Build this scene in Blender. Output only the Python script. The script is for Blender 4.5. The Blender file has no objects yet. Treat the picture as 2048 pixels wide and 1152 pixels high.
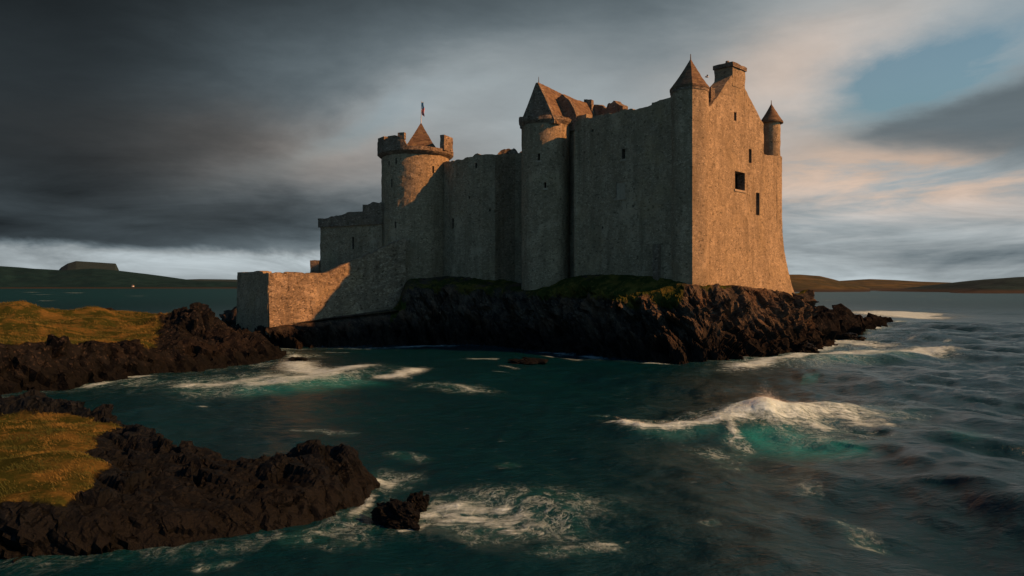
import bpy, math, random
import numpy as np

random.seed(7)
rng = np.random.default_rng(7)
SC = bpy.context.scene
COL = SC.collection
FPX = 1500.0          # focal length in photo pixels
EYE = 10.0            # camera height over the sea (m)
HOR = 573.0           # photo row of the horizon
SUN_AZ, SUN_EL = math.radians(-16), math.radians(31)   # direction to the sun in the XY plane from +X, elevation

# ------------------------------------------------------------------ measuring helpers (photo survey -> metres)
def W(px, d): return np.array([(px - 1024) / FPX * d, d])
def Z(py, d): return EYE + (HOR - py) / FPX * d
def S(px, py, z=0.0):
    d = (EYE - z) * FPX / (py - HOR)
    return np.array([(px - 1024) / FPX * d, d])
def along(A, B, px):
    k = (px - 1024) / FPX
    return (k * A[1] - A[0]) / ((B[0] - A[0]) - k * (B[1] - A[1]))

# ------------------------------------------------------------------ noise
def _h(ix, iy, iz, seed):
    h = (ix.astype(np.int64) * 374761393 + iy.astype(np.int64) * 668265263 + iz.astype(np.int64) * 2147483647 + seed * 974634777) & 0xFFFFFFFF
    h = ((h ^ (h >> 13)) * 1274126177) & 0xFFFFFFFF
    h = ((h ^ (h >> 16)) * 2246822519) & 0xFFFFFFFF
    h = h ^ (h >> 15)
    return (h & 0xFFFFFF).astype(np.float64) / 16777216.0

def vnoise(p, seed=0):
    f = np.floor(p); i = f.astype(np.int64); t = p - f
    t = t * t * t * (t * (t * 6 - 15) + 10)
    r = 0
    for dx in (0, 1):
        wx = t[:, 0] if dx else 1 - t[:, 0]
        for dy in (0, 1):
            wy = t[:, 1] if dy else 1 - t[:, 1]
            for dz in (0, 1):
                wz = t[:, 2] if dz else 1 - t[:, 2]
                r = r + wx * wy * wz * _h(i[:, 0] + dx, i[:, 1] + dy, i[:, 2] + dz, seed)
    return r * 2 - 1

def fbm(p, octv=4, seed=0, gain=.5):
    a, r, n = 1.0, 0, 0
    for k in range(octv):
        r = r + a * vnoise(p * (2.03 ** k) + 17.3 * k, seed + k); n += a; a *= gain
    return r / n

def facets(p, seed=0, tilt=.9):
    """angular blocks: each cell of a 3-D Voronoi gets its own step and its own slope"""
    f = np.floor(p); i = f.astype(np.int64); n = len(p)
    best = np.full(n, 1e9); val = np.zeros(n)
    for dx in (-1, 0, 1):
        for dy in (-1, 0, 1):
            for dz in (-1, 0, 1):
                a, b, c = i[:, 0] + dx, i[:, 1] + dy, i[:, 2] + dz
                q = np.stack([a + _h(a, b, c, seed), b + _h(a, b, c, seed + 1), c + _h(a, b, c, seed + 2)], 1)
                dv = p - q
                d2 = (dv * dv).sum(1)
                m = d2 < best
                best[m] = d2[m]
                am, bm, cm = a[m], b[m], c[m]
                g = np.stack([_h(am, bm, cm, seed + 3), _h(am, bm, cm, seed + 4), _h(am, bm, cm, seed + 5)], 1) * 2 - 1
                val[m] = (_h(am, bm, cm, seed + 6) * 2 - 1) * .7 + (g * dv[m]).sum(1) * tilt * 1.6
    return val

def sstep(a, b, x):
    t = np.clip((x - a) / (b - a), 0, 1)
    return t * t * (3 - 2 * t)

# strata frame: long axis dips down to the right
LAX = np.array([.50, -.25, -.83]); LAX /= np.linalg.norm(LAX)
BAX = np.cross(LAX, [0, 1, 0]); BAX /= np.linalg.norm(BAX)
CAX = np.cross(LAX, BAX)
def strata(p, size, stretch=3.0):
    return np.stack([p @ LAX / (size * stretch), p @ BAX / size, p @ CAX / (size * 1.4)], 1)

LAX2 = np.array([.80, -.42, -.42]); LAX2 /= np.linalg.norm(LAX2)
BAX2 = np.cross(LAX2, [0, 0, 1]); BAX2 /= np.linalg.norm(BAX2); CAX2 = np.cross(LAX2, BAX2)
def strata2(p, size, stretch=2.6): return np.stack([p @ LAX2 / (size * stretch), p @ BAX2 / (size * 1.15), p @ CAX2 / (size * .75)], 1)

# ------------------------------------------------------------------ mesh / object helpers
def mesh(name, V, F, mats=None, smooth=False, attrs=None, fm=None):
    V = np.asarray(V, dtype=np.float32).reshape(-1, 3)
    me = bpy.data.meshes.new(name)
    if isinstance(F, np.ndarray): F = [F]
    groups = {}
    for f in F:
        if isinstance(f, np.ndarray) and f.ndim == 2:
            if len(f): groups.setdefault(f.shape[1], []).append(f.astype(np.int32))
        else:
            groups.setdefault(len(f), []).append(np.array([f], dtype=np.int32))
    loops, starts, tot = [], [], 0
    for k in groups:
        a = np.concatenate(groups[k]); loops.append(a.ravel())
        starts.append(tot + np.arange(len(a)) * k); tot += a.size
    loops = np.concatenate(loops); starts = np.concatenate(starts).astype(np.int32)
    me.vertices.add(len(V)); me.vertices.foreach_set('co', V.ravel())
    me.loops.add(len(loops)); me.loops.foreach_set('vertex_index', loops)
    me.polygons.add(len(starts)); me.polygons.foreach_set('loop_start', starts)
    me.update(calc_edges=True)
    me.polygons.foreach_set('use_smooth', np.full(len(starts), smooth))
    for m in (mats if isinstance(mats, (list, tuple)) else [mats]):
        if m: me.materials.append(m)
    if fm is not None: me.polygons.foreach_set('material_index', np.asarray(fm, dtype=np.int32))
    for k, a in (attrs or {}).items():
        at = me.attributes.new(k, 'FLOAT', 'POINT'); at.data.foreach_set('value', np.asarray(a, dtype=np.float32))
    me.validate()
    return me

ROOTS = {}
def thing(name, loc, label, cat, group=None):
    o = bpy.data.objects.new(name, None); COL.objects.link(o)
    o.location = loc; o['label'] = label; o['category'] = cat
    if group: o['group'] = group
    ROOTS[o.name] = np.array(loc, float)
    return o
def part(name, parent, V, F, mats, label=None, **k):
    root = parent
    while root.parent: root = root.parent
    V = np.asarray(V, float).reshape(-1, 3) - ROOTS[root.name]
    o = bpy.data.objects.new(name, mesh(name, V, F, mats, **k)); COL.objects.link(o)
    o.parent = parent
    if label: o['label'] = label
    return o
def struct(name, V, F, mats, kind='structure', label=None, cat=None, **k):
    o = bpy.data.objects.new(name, mesh(name, V, F, mats, **k)); COL.objects.link(o)
    o['kind'] = kind
    if label: o['label'] = label
    if cat: o['category'] = cat
    return o

def grid_faces(nr, nc, wrap=False, keep=None):
    r, c = np.meshgrid(np.arange(nr - 1), np.arange(nc if wrap else nc - 1), indexing='ij')
    c2 = (c + 1) % nc
    F = np.stack([r * nc + c, r * nc + c2, (r + 1) * nc + c2, (r + 1) * nc + c], -1)
    if keep is not None: F = F[keep]
    return F.reshape(-1, 4)

# ------------------------------------------------------------------ material helpers
class G:
    def __init__(s, tree): s.t = tree
    def n(s, typ, ins=None, **props):
        nd = s.t.nodes.new(typ)
        for k, v in props.items(): setattr(nd, k, v)
        for k, v in (ins or {}).items(): s.put(nd.inputs[k], v)
        return nd
    def put(s, sock, v):
        if hasattr(v, 'is_output'): s.t.links.new(v, sock)
        else:
            if isinstance(v, (tuple, list)) and len(v) == 3 and sock.type == 'RGBA': v = (*v, 1)
            sock.default_value = v
    def m(s, op, a, b=0.0, c=0.0, clamp=False):
        nd = s.n('ShaderNodeMath', operation=op, use_clamp=clamp)
        s.put(nd.inputs[0], a); s.put(nd.inputs[1], b); s.put(nd.inputs[2], c)
        return nd.outputs[0]
    def mul(s, a, b): return s.m('MULTIPLY', a, b)
    def add(s, a, b): return s.m('ADD', a, b)
    def sub(s, a, b): return s.m('SUBTRACT', a, b)
    def step(s, x, a, b, lo=0.0, hi=1.0):
        nd = s.n('ShaderNodeMapRange', interpolation_type='SMOOTHSTEP')
        s.put(nd.inputs[0], x)
        for i, v in enumerate((a, b, lo, hi)): s.put(nd.inputs[i + 1], v)
        return nd.outputs[0]
    def mix(s, f, a, b, blend='MIX'):
        nd = s.n('ShaderNodeMix', data_type='RGBA', blend_type=blend)
        s.put(nd.inputs[0], f); s.put(nd.inputs[6], a); s.put(nd.inputs[7], b)
        return nd.outputs[2]
    def scale(s, vec, xyz):
        nd = s.n('ShaderNodeVectorMath', operation='MULTIPLY'); s.put(nd.inputs[0], vec); s.put(nd.inputs[1], xyz)
        return nd.outputs[0]
    def vadd(s, a, b):
        nd = s.n('ShaderNodeVectorMath', operation='ADD'); s.put(nd.inputs[0], a); s.put(nd.inputs[1], b)
        return nd.outputs[0]
    def noise(s, vec, scale, detail=5, rough=.55, dist=0.0, color=False):
        nd = s.n('ShaderNodeTexNoise', {'Vector': vec, 'Scale': scale, 'Detail': detail, 'Roughness': rough, 'Distortion': dist})
        return nd.outputs[1 if color else 0]
    def vor(s, vec, scale, feature='F1', out='Distance', rand=1.0):
        nd = s.n('ShaderNodeTexVoronoi', {'Vector': vec, 'Scale': scale, 'Randomness': rand}, feature=feature)
        return nd.outputs[out]
    def attr(s, name): return s.n('ShaderNodeAttribute', attribute_name=name).outputs['Fac']

def material(name):
    m = bpy.data.materials.new(name); m.use_nodes = True
    t = m.node_tree; b = t.nodes['Principled BSDF']
    g = G(t)
    g.pos = g.n('ShaderNodeNewGeometry').outputs['Position']
    g.b = b; g.mat = m
    return g
def finish(g, color, rough=.9, height=None, strength=.5, dist=.05, spec=.3):
    g.put(g.b.inputs['Base Color'], color); g.put(g.b.inputs['Roughness'], rough); g.put(g.b.inputs['Specular IOR Level'], spec)
    if height is not None:
        bp = g.n('ShaderNodeBump', {'Strength': strength, 'Distance': dist, 'Height': height})
        g.put(g.b.inputs['Normal'], bp.outputs[0])
    return g.mat

def stone_mat(name, c_dark, c_mid, c_light, size=.45, pits=.5, bump=.8, dist=.09):
    g = material(name)
    wv = g.noise(g.pos, 1.1, 3, color=True)
    p = g.vadd(g.pos, g.scale(wv, (.35, .35, .3)))
    p = g.scale(p, (1, 1, 1.8))
    sc = 1 / size
    cell = g.vor(p, sc, 'F1', 'Color')
    sep = g.n('ShaderNodeSeparateColor', {0: cell})
    edge = g.vor(p, sc, 'DISTANCE_TO_EDGE')
    mort = g.step(edge, .02, .11)
    fine = g.noise(g.pos, 6.5, 5, .7)
    big = g.noise(g.pos, .16, 4, .6)
    streak = g.noise(g.scale(g.pos, (.7, .7, .08)), 1.0, 5, .65)
    c = g.mix(sep.outputs[0], c_dark, c_mid)
    c = g.mix(g.step(sep.outputs[1], .72, .95), c, c_light)
    c = g.mix(g.step(g.mul(fine, 1.0), .35, .7, 0.0, .35), c, c_light)
    mcol = tuple(v * .62 for v in c_mid)
    c = g.mix(g.m('SUBTRACT', 1.0, mort), c, g.mix(.3, mcol, c))
    big_st = g.n('ShaderNodeSeparateColor', {0: g.vor(p, sc * .42, 'F1', 'Color')})
    c = g.mix(g.step(big_st.outputs[0], .62, .80, 0, .35), c, tuple(v * .58 for v in c_mid))
    # weather stains running down and lichen
    c = g.mix(g.step(streak, .44, .70, 0.0, .62), c, tuple(v * .45 for v in c_mid))
    c = g.mix(g.step(big, .52, .7, 0.0, .35), c, (c_light[0] * .9, c_light[1] * .86, c_light[2] * .7))
    bl = g.noise(g.scale(g.pos, (1, 1, .6)), .34, 6, .68)
    c = g.mix(g.step(bl, .50, .66, 0, .55), c, tuple(v * .62 for v in c_mid))
    c = g.mix(g.step(bl, .46, .34, 0, .45), c, tuple(v * 1.12 for v in c_light))
    # open joints and lost stones
    pn = g.noise(g.scale(g.pos, (1, 1, 1.5)), 1.9, 3, .6)
    pn2 = g.noise(g.scale(g.pos, (1, 1, 1.3)), .75, 6, .72)
    hole = g.mul(g.m('MAXIMUM', g.step(pn, .58, .66), g.mul(g.step(pn2, .56, .70), .75)), pits)
    c = g.mix(hole, c, tuple(v * .22 for v in c_dark))
    h = g.add(g.add(g.mul(mort, .8), g.mul(fine, .9)), g.mul(hole, -1.2))
    h = g.add(h, g.mul(sep.outputs[2], .5))
    return finish(g, c, .95, h, bump, dist, .15)

M = {}
M['stone'] = stone_mat('castle_stone', (.225, .184, .125), (.33, .268, .180), (.43, .355, .25), .29, .6, .65, .07)
M['rubble'] = stone_mat('rubble_stone', (.16, .125, .09), (.33, .265, .19), (.44, .36, .26), .40, .75, .8, .12)
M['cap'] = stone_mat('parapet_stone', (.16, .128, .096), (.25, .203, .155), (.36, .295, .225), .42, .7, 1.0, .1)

def slate_mat():
    g = material('stone_slates')
    p = g.scale(g.pos, (1.6, 1.6, 3.4))
    cell = g.n('ShaderNodeSeparateColor', {0: g.vor(p, 1.1, 'F1', 'Color')})
    row = g.n('ShaderNodeTexWave', {'Vector': g.pos, 'Scale': 1.15, 'Distortion': 2.2, 'Detail': 3}, wave_type='BANDS', bands_direction='Z', wave_profile='SAW')
    c = g.mix(cell.outputs[0], (.075, .052, .036), (.165, .115, .078))
    c = g.mix(g.step(g.noise(g.pos, 1.1, 5, .7), .5, .68, 0, .7), c, (.22, .165, .09))
    h = g.add(g.mul(row.outputs[1], .6), g.add(g.mul(cell.outputs[1], .5), g.mul(g.noise(g.pos, 7, 4), .4)))
    return finish(g, c, .9, h, .8, .08, .2)
M['slate'] = slate_mat()

def plain(name, col, rough=.8, spec=.3, nscale=3.0, var=.25):
    g = material(name)
    n = g.noise(g.pos, nscale, 4)
    c = g.mix(n, tuple(v * (1 - var) for v in col), tuple(v * (1 + var) for v in col))
    return finish(g, c, rough, n, .3, .02, spec)
M['dark'] = plain('dark_interior', (.012, .010, .009), 1.0, 0)  # near-black back plate painted in place of the unlit room
M['blocked'] = plain('dressed_infill', (.30, .255, .19), .95, .1, 2.2, .45)
M['metal'] = plain('weathered_iron', (.09, .085, .08), .6, .4)
M['pole'] = plain('painted_pole', (.55, .55, .55), .5, .4)
M['flag_r'] = plain('red_flag_cloth', (.62, .20, .19), .85, .1)
M['flag_b'] = plain('blue_flag_cloth', (.35, .5, .58), .85, .1)
M['white'] = plain('white_render', (.8, .8, .78), .8, .2)
M['feather'] = plain('gull_feathers', (.5, .5, .5), .8, .1)

def rock_mat(name, c1, c2, c3, grass1=(.15, .105, .03), grass2=(.055, .06, .018), tide_shade_z=(.6, 2.6), wet=False):
    g = material(name)
    L, B, C = LAX, BAX, CAX
    def dotn(v, k):
        nd = g.n('ShaderNodeVectorMath', operation='DOT_PRODUCT'); g.put(nd.inputs[0], g.pos); nd.inputs[1].default_value = tuple(v * k)
        return nd.outputs['Value']
    st = g.n('ShaderNodeCombineXYZ', {0: dotn(L, .28), 1: dotn(B, 1.0), 2: dotn(C, .8)}).outputs[0]
    n1 = g.noise(st, .9, 8, .68)
    n2 = g.noise(g.pos, 2.6, 8, .7)
    n3 = g.noise(g.pos, .22, 3)
    cr = g.vor(g.vadd(st, g.scale(g.noise(g.pos, 1.2, 3, color=True), (.5, .5, .5))), .9, 'DISTANCE_TO_EDGE')
    crack = g.mul(g.m('SUBTRACT', 1.0, g.step(cr, .0, .05)), g.step(n2, .45, .6))
    c = g.mix(g.step(n1, .35, .65), c1, c2)
    c = g.mix(g.step(n2, .52, .70, 0, .85), c, c3)
    c = g.mix(g.step(n3, .5, .65, 0, .5), c, (c2[0] * 1.35, c2[1] * 1.05, c2[2] * .85))
    c = g.mix(g.mul(crack, .7), c, tuple(v * .3 for v in c1))
    # black tidal band with an uneven upper edge; on the cliff it also paints shade
    zz = g.n('ShaderNodeSeparateXYZ', {0: g.pos}).outputs[2]
    tide_shade = g.m('SUBTRACT', 1.0, g.step(g.add(zz, g.mul(g.sub(n1, .5), 3.0)), tide_shade_z[0], tide_shade_z[1]))
    c = g.mix(g.mul(tide_shade, .85), c, (.006, .007, .008))
    # turf where the ground is level (attribute laid with the terrain), broken by noise
    ga = g.attr('turf')
    gm = g.step(g.add(ga, g.mul(g.sub(g.mix(.5, n2, n1), .5), 1.5)), .40, .62)
    gn = g.noise(g.scale(g.pos, (1, 1, 1)), .35, 4, .6)
    gf = g.noise(g.scale(g.pos, (1, 1, .4)), 5.0, 5, .7)
    gc = g.mix(g.step(gn, .36, .56), grass1, grass2)
    gc = g.mix(g.mul(gf, .6), gc, tuple(v * .45 for v in grass2))
    gc = g.mix(g.step(g.noise(g.pos, 1.3, 5, .7), .55, .72, 0, .6), gc, (.23, .155, .05))
    c = g.mix(gm, c, gc)
    h = g.add(g.mul(n1, 1.0), g.add(g.mul(n2, .6), g.mul(crack, -.5)))
    hg = g.add(g.mul(gf, .5), g.mul(gn, .3))
    hm = g.n('ShaderNodeMix', {0: gm, 2: h, 3: hg}).outputs[0]
    r = g.add(.42, g.mul(gm, .5)) if wet else .9
    m_ = finish(g, c, r, hm, .9, .24, .0)
    if wet: g.put(g.b.inputs['Specular IOR Level'], g.mul(.055, g.sub(1.0, gm)))
    return m_
M['rock'] = rock_mat('sea_cliff_rock', (.020, .020, .021), (.085, .070, .056), (.19, .15, .11), (.12, .10, .026), (.03, .045, .013), (1.2, 6.5))  # tidal black carried higher to paint the cliff foot's shade
M['shore'] = rock_mat('shore_rock', (.0055, .0068, .0085), (.0125, .0135, .0155), (.070, .058, .050), (.145, .098, .032), (.034, .043, .013))
M['wet'] = rock_mat('wet_shaded_rock', (.0028, .0048, .0072), (.0060, .0090, .0135), (.022, .025, .030), (.125, .088, .028), (.034, .043, .013), wet=True)  # wet rock; its near-black blue also stands in for cloud shade

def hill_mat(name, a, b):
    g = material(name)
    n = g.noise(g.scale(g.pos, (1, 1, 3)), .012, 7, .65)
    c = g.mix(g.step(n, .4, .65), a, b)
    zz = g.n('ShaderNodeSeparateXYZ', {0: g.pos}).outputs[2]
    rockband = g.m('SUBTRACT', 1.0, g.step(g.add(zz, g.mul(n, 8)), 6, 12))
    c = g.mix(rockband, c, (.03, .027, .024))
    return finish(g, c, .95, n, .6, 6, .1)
M['hill_dark'] = hill_mat('shaded_moor', (.003, .020, .029), (.006, .027, .036))  # cloud shade put into the colour: darker, bluer moor
M['hill_mesa'] = hill_mat('hazy_basalt', (.016, .034, .044), (.022, .042, .052))  # distance haze put into the colour: paler and bluer
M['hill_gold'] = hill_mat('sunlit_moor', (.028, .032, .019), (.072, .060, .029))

# ------------------------------------------------------------------ walls: one shell builder for every wall, tower and parapet
def shell(curve, ztop, z0, closed=False, thick=1.2, du=.55, dz=.55, holes=(), off=None, jag=.18, amp=.07, seed=0, warp=None, extra=(), inner=True):
    P = np.array(curve, float)
    if closed: P = np.vstack([P, P[:1]])
    seg = np.diff(P, axis=0); ln = np.hypot(*seg.T); SS = np.concatenate([[0], np.cumsum(ln)]); L = SS[-1]
    ub = list(SS)
    for i, l in enumerate(ln):
        n = max(1, int(round(l / du))); ub += list(SS[i] + l * np.arange(1, n) / n)
    ub += [h[0] for h in holes] + [h[1] for h in holes] + list(extra)
    ub = np.unique(np.round(ub, 4))
    ub = ub[np.concatenate([[True], np.diff(ub) > .004])]
    if closed: ub = ub[ub < L - .004]
    nu = len(ub)
    zt = ztop(ub) if callable(ztop) else np.full(nu, float(ztop))
    hz = [v for h in holes for v in (h[2], h[3])]
    zb = np.unique(np.round(list(np.linspace(z0, zt.max(), max(2, int((zt.max() - z0) / dz)))) + hz, 4))
    zb = zb[np.concatenate([[True], np.diff(zb) > .004])]
    # plan position and normal per u
    pos = np.stack([np.interp(ub, SS, P[:, 0]), np.interp(ub, SS, P[:, 1])], 1)
    tn = seg / ln[:, None]; nn = np.stack([tn[:, 1], -tn[:, 0]], 1)
    nor = np.zeros((nu, 2))
    for j, s in enumerate(ub):
        k = min(np.searchsorted(SS, s + 1e-6) - 1, len(ln) - 1); k = max(k, 0)
        if abs(s - SS[k]) < 1e-3 and (k > 0 or closed):
            a, b = nn[k - 1], nn[k]; v = a + b; q = v @ v
            nor[j] = 2 * v / q if q > .3 else b
        else: nor[j] = nn[k]
    ZZ = np.minimum(zb[:, None], zt[None]); nr = len(zb)
    UU = np.broadcast_to(ub, ZZ.shape)
    o = off(ZZ, UU) if off else np.zeros_like(ZZ)
    X = pos[None, :, 0] + nor[None, :, 0] * o; Y = pos[None, :, 1] + nor[None, :, 1] * o
    V = np.stack([X, Y, ZZ], -1).reshape(-1, 3)
    d = amp * (fbm(V / 2.3, 3, seed) * 1.1 + .55 * facets(V * np.array([1, 1, 1.5]) / .8, seed + 40, .5))
    tap = np.ones(len(V)); uf, zf = UU.ravel(), ZZ.ravel()
    for h in holes:
        dx = np.maximum(np.maximum(h[0] - uf, uf - h[1]), 0); dy = np.maximum(np.maximum(h[2] - zf, zf - h[3]), 0)
        tap = np.minimum(tap, sstep(.02, .6, np.hypot(dx, dy)))
    d = d * tap
    NV = np.broadcast_to(nor[None], (nr, nu, 2)).reshape(-1, 2)
    V[:, 0] += NV[:, 0] * d; V[:, 1] += NV[:, 1] * d
    # broken top course
    q = np.stack([np.floor(ub / .75), np.full(nu, 3.0), np.full(nu, seed + .5)], 1)
    jz = jag * ((_h(q[:, 0].astype(int), q[:, 1].astype(int), np.full(nu, seed), seed) * 2 - 1) * .6 + vnoise(np.stack([ub / 2.1, 0 * ub, 0 * ub + seed], 1), seed) * .9)
    V = V.reshape(nr, nu, 3)
    V[:, :, 2] += jz[None] * np.clip(1 - (zt[None] - ZZ) / 1.3, 0, 1)
    keep = np.ones((nr - 1, nu if closed else nu - 1), bool)
    zc = np.broadcast_to(((zb[:-1] + zb[1:]) / 2)[:, None], ZZ[:-1].shape)
    dzz = ZZ[1:] - ZZ[:-1]; keep &= np.maximum(dzz, np.roll(dzz, -1, 1))[:, :keep.shape[1]] > 1e-4
    uc = (ub + np.concatenate([ub[1:], [L]])) / 2
    if not closed: uc = uc[:-1]
    for h in holes:
        keep &= ~((zc[:, :keep.shape[1]] > h[2]) & (zc[:, :keep.shape[1]] < h[3]) & (uc[None] > h[0]) & (uc[None] < h[1]))
    if warp: V = warp(V.reshape(-1, 3)).reshape(nr, nu, 3)
    VV = [V.reshape(-1, 3)]; FF = [grid_faces(nr, nu, closed, keep)]
    if inner:
        base = nr * nu
        it = V[-1].copy(); it[:, :2] -= nor * (thick + (o[-1][:, None] if off else 0)); it[:, 2] += vnoise(np.stack([ub / .9, 0 * ub + 5, 0 * ub + seed], 1), seed) * jag * .6
        ib = it.copy(); ib[:, 2] = z0
        VV += [it, ib]
        a = np.arange(nu if closed else nu - 1); b = (a + 1) % nu
        top = (nr - 1) * nu
        FF += [np.stack([top + a, top + b, base + b, base + a], 1), np.stack([base + a, base + b, base + nu + b, base + nu + a], 1)]
        if not closed:
            for j in (0, nu - 1):
                col = list(np.arange(nr) * nu + j) + [base + j, base + nu + j]
                FF.append(col if j else col[::-1])
    Vall = np.concatenate(VV)
    rims = []
    for h in holes:
        iu = [int(np.argmin(abs(ub - h[0]))), int(np.argmin(abs(ub - h[1])))]; iz = [int(np.argmin(abs(zb - h[2]))), int(np.argmin(abs(zb - h[3])))]
        R = [V[iz[0], iu[0]], V[iz[0], iu[1]], V[iz[1], iu[1]], V[iz[1], iu[0]]]
        n2 = nor[iu[0]] + nor[iu[1]]; n2 = n2 / np.linalg.norm(n2)
        rims.append((np.array(R), np.array([n2[0], n2[1], 0])))
    return Vall, FF, rims

SILLS = []
def add_window(parent, rim, depth=.9, mats=None, label=None, shallow=None):
    R, n = rim
    depth = shallow or depth
    c = R.mean(0)
    back = R - n * depth
    front = c + (R - c) * 1.0 
    V = np.concatenate([front, back])
    F = np.array([[0, 1, 5, 4], [1, 2, 6, 5], [2, 3, 7, 6], [3, 0, 4, 7], [4, 5, 6, 7]])
    return part('window', parent, V, F, mats or [M['cap'], M['dark']], label, fm=[0, 0, 0, 0, 1])

def circle(c, r, n=64, a0=-math.pi / 2):
    a = a0 + np.arange(n) * 2 * np.pi / n
    return np.stack([c[0] + r * np.cos(a), c[1] + r * np.sin(a)], 1)

def cone_roof(outline, apex, z_eave, thick=.28, rings=10, seed=0, sag=.04):
    O = np.array(outline); n = len(O); ap = np.array(apex)
    V = []; 
    for k in range(rings):
        t = k / rings
        p = O * (1 - t) + ap[None, :2] * t
        z = z_eave + (ap[2] - z_eave) * t - sag * math.sin(math.pi * t) * (ap[2] - z_eave)
        V.append(np.column_stack([p, np.full(n, z)]))
    V = np.array(V); q = V.reshape(-1, 3)
    q = q + (fbm(q / .7, 2, seed) * .06)[:, None] * np.array([1, 1, 1.2])
    V = np.vstack([q, ap[None]])
    a = np.arange(n); b = (a + 1) % n
    F = [grid_faces(rings, n, True), np.stack([(rings - 1) * n + a, (rings - 1) * n + b, np.full(n, rings * n)], 1)]
    low = V[:n].copy(); low[:, 2] -= thick
    ctr = np.array([[ap[0], ap[1], z_eave - thick + .02]])
    base = len(V); V = np.vstack([V, low, ctr])
    F += [np.stack([base + a, base + b, b, a], 1), np.stack([base + b, base + a, np.full(n, base + n)], 1)]
    return V, F

def box(c, ax, ay, sx, sy, z0, z1, taper=1.0):
    c = np.array(c); V = []
    for z, k in ((z0, 1.0), (z1, taper)):
        for i, j in ((-1, -1), (1, -1), (1, 1), (-1, 1)):
            p = c + ax * sx * .5 * i * k + ay * sy * .5 * j * k; V.append((p[0], p[1], z))
    F = np.array([[0, 3, 2, 1], [4, 5, 6, 7], [0, 1, 5, 4], [1, 2, 6, 5], [2, 3, 7, 6], [3, 0, 4, 7]])
    return np.array(V), F
def rough_box(c, ax, ay, sx, sy, z0, z1, seed, amp=.07, res=.4):
    """masonry block with dense, uneven faces"""
    nx, ny, nz = [max(2, int(v / res) + 1) for v in (sx, sy, z1 - z0)]
    VV, FF, base = [], [], 0
    c = np.array(c)
    def face(o, u, v, nu, nv):
        nonlocal base
        s, t = np.meshgrid(np.linspace(0, 1, nu + 1), np.linspace(0, 1, nv + 1))
        VV.append((o + s[..., None] * u + t[..., None] * v).reshape(-1, 3)); FF.append(grid_faces(nv + 1, nu + 1) + base); base += (nu + 1) * (nv + 1)
    a = np.array([*ax, 0]) * sx; b = np.array([*ay, 0]) * sy; k = np.array([0, 0, z1 - z0]); o = np.array([*c, z0]) - a / 2 - b / 2
    face(o, a, k, nx, nz); face(o + a, b, k, ny, nz); face(o + a + b, -a, k, nx, nz); face(o + b, -b, k, ny, nz); face(o + k, a, b, nx, ny)
    V = np.concatenate(VV)
    e = np.stack([vnoise(V / .9, seed), vnoise(V / .9, seed + 1), vnoise(V / .9, seed + 2)], 1) * amp
    return V + e, FF
def tube(p0, p1, r0, r1, n=8):
    p0, p1 = np.array(p0, float), np.array(p1, float); w = p1 - p0; w /= np.linalg.norm(w)
    u = np.cross(w, [0, 1, 0] if abs(w[1]) < .9 else [1, 0, 0]); u /= np.linalg.norm(u); v = np.cross(w, u)
    a = np.arange(n) * 2 * np.pi / n; ring = np.cos(a)[:, None] * u + np.sin(a)[:, None] * v
    V = np.vstack([p0 + ring * r0, p1 + ring * r1])
    return V, [grid_faces(2, n, True), list(range(n))[::-1], list(range(n, 2 * n))]
def ball(c, r, n=10, sz=1.0):
    th = np.linspace(0, np.pi, n // 2 + 2); a = np.arange(n) * 2 * np.pi / n
    V = np.array([[c[0] + r * math.sin(t) * math.cos(x), c[1] + r * math.sin(t) * math.sin(x), c[2] + r * sz * math.cos(t)] for t in th for x in a])
    return V, grid_faces(len(th), n, True)

# ================================================================== THE CASTLE
C0 = W(1383, 108.0); RR = W(1564, 129.7); FL = W(1150, 124.3); KB = np.array([29.5, 146.0])
LR = np.linalg.norm(RR - C0)
def sR(px): return along(C0, RR, px) * LR
def dR(px): return C0[1] + along(C0, RR, px) * (RR[1] - C0[1])
dFace = (RR - C0) / LR; nFace = np.array([dFace[1], -dFace[0]])
LF = np.linalg.norm(C0 - FL); dFront = (C0 - FL) / LF; nFront = np.array([dFront[1], -dFront[0]])
def sF(px): return along(FL, C0, px) * LF
def dF(px): return FL[1] + along(FL, C0, px) * (C0[1] - FL[1])

def hole(sfun, dfun, px, py, w, h, s0=0.0):
    """window rectangle (photo centre and size) as (s0, s1, z0, z1)"""
    s, d = sfun(px), dfun(px)
    wid = abs(sfun(px + w / 2) - sfun(px - w / 2)); hh = h / FPX * d; zc = Z(py, d)
    return (s0 + s - wid / 2, s0 + s + wid / 2, zc - hh / 2, zc + hh / 2)

keep = thing('castle_keep', (C0[0], C0[1], 9.5), 'tallest block of the castle, square with sunlit gable, chimney and two corner turrets', 'castle keep')

def keep_warp(V):
    # the foot of the far right corner spreads outwards
    w = np.clip(((V[:, :2] - C0) @ dFace) / LR, 0, 1.1); near = sstep(.45, 1.0, w) * (((V[:, :2] - RR) @ (KB - RR)) / np.linalg.norm(KB - RR) < 9)
    k = np.clip((22 - V[:, 2]) / 13, 0, 1.25) ** 2 * 2.5 * near
    V = V.copy(); V[:, 0] += k * .88; V[:, 1] += k * .10
    return V
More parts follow.
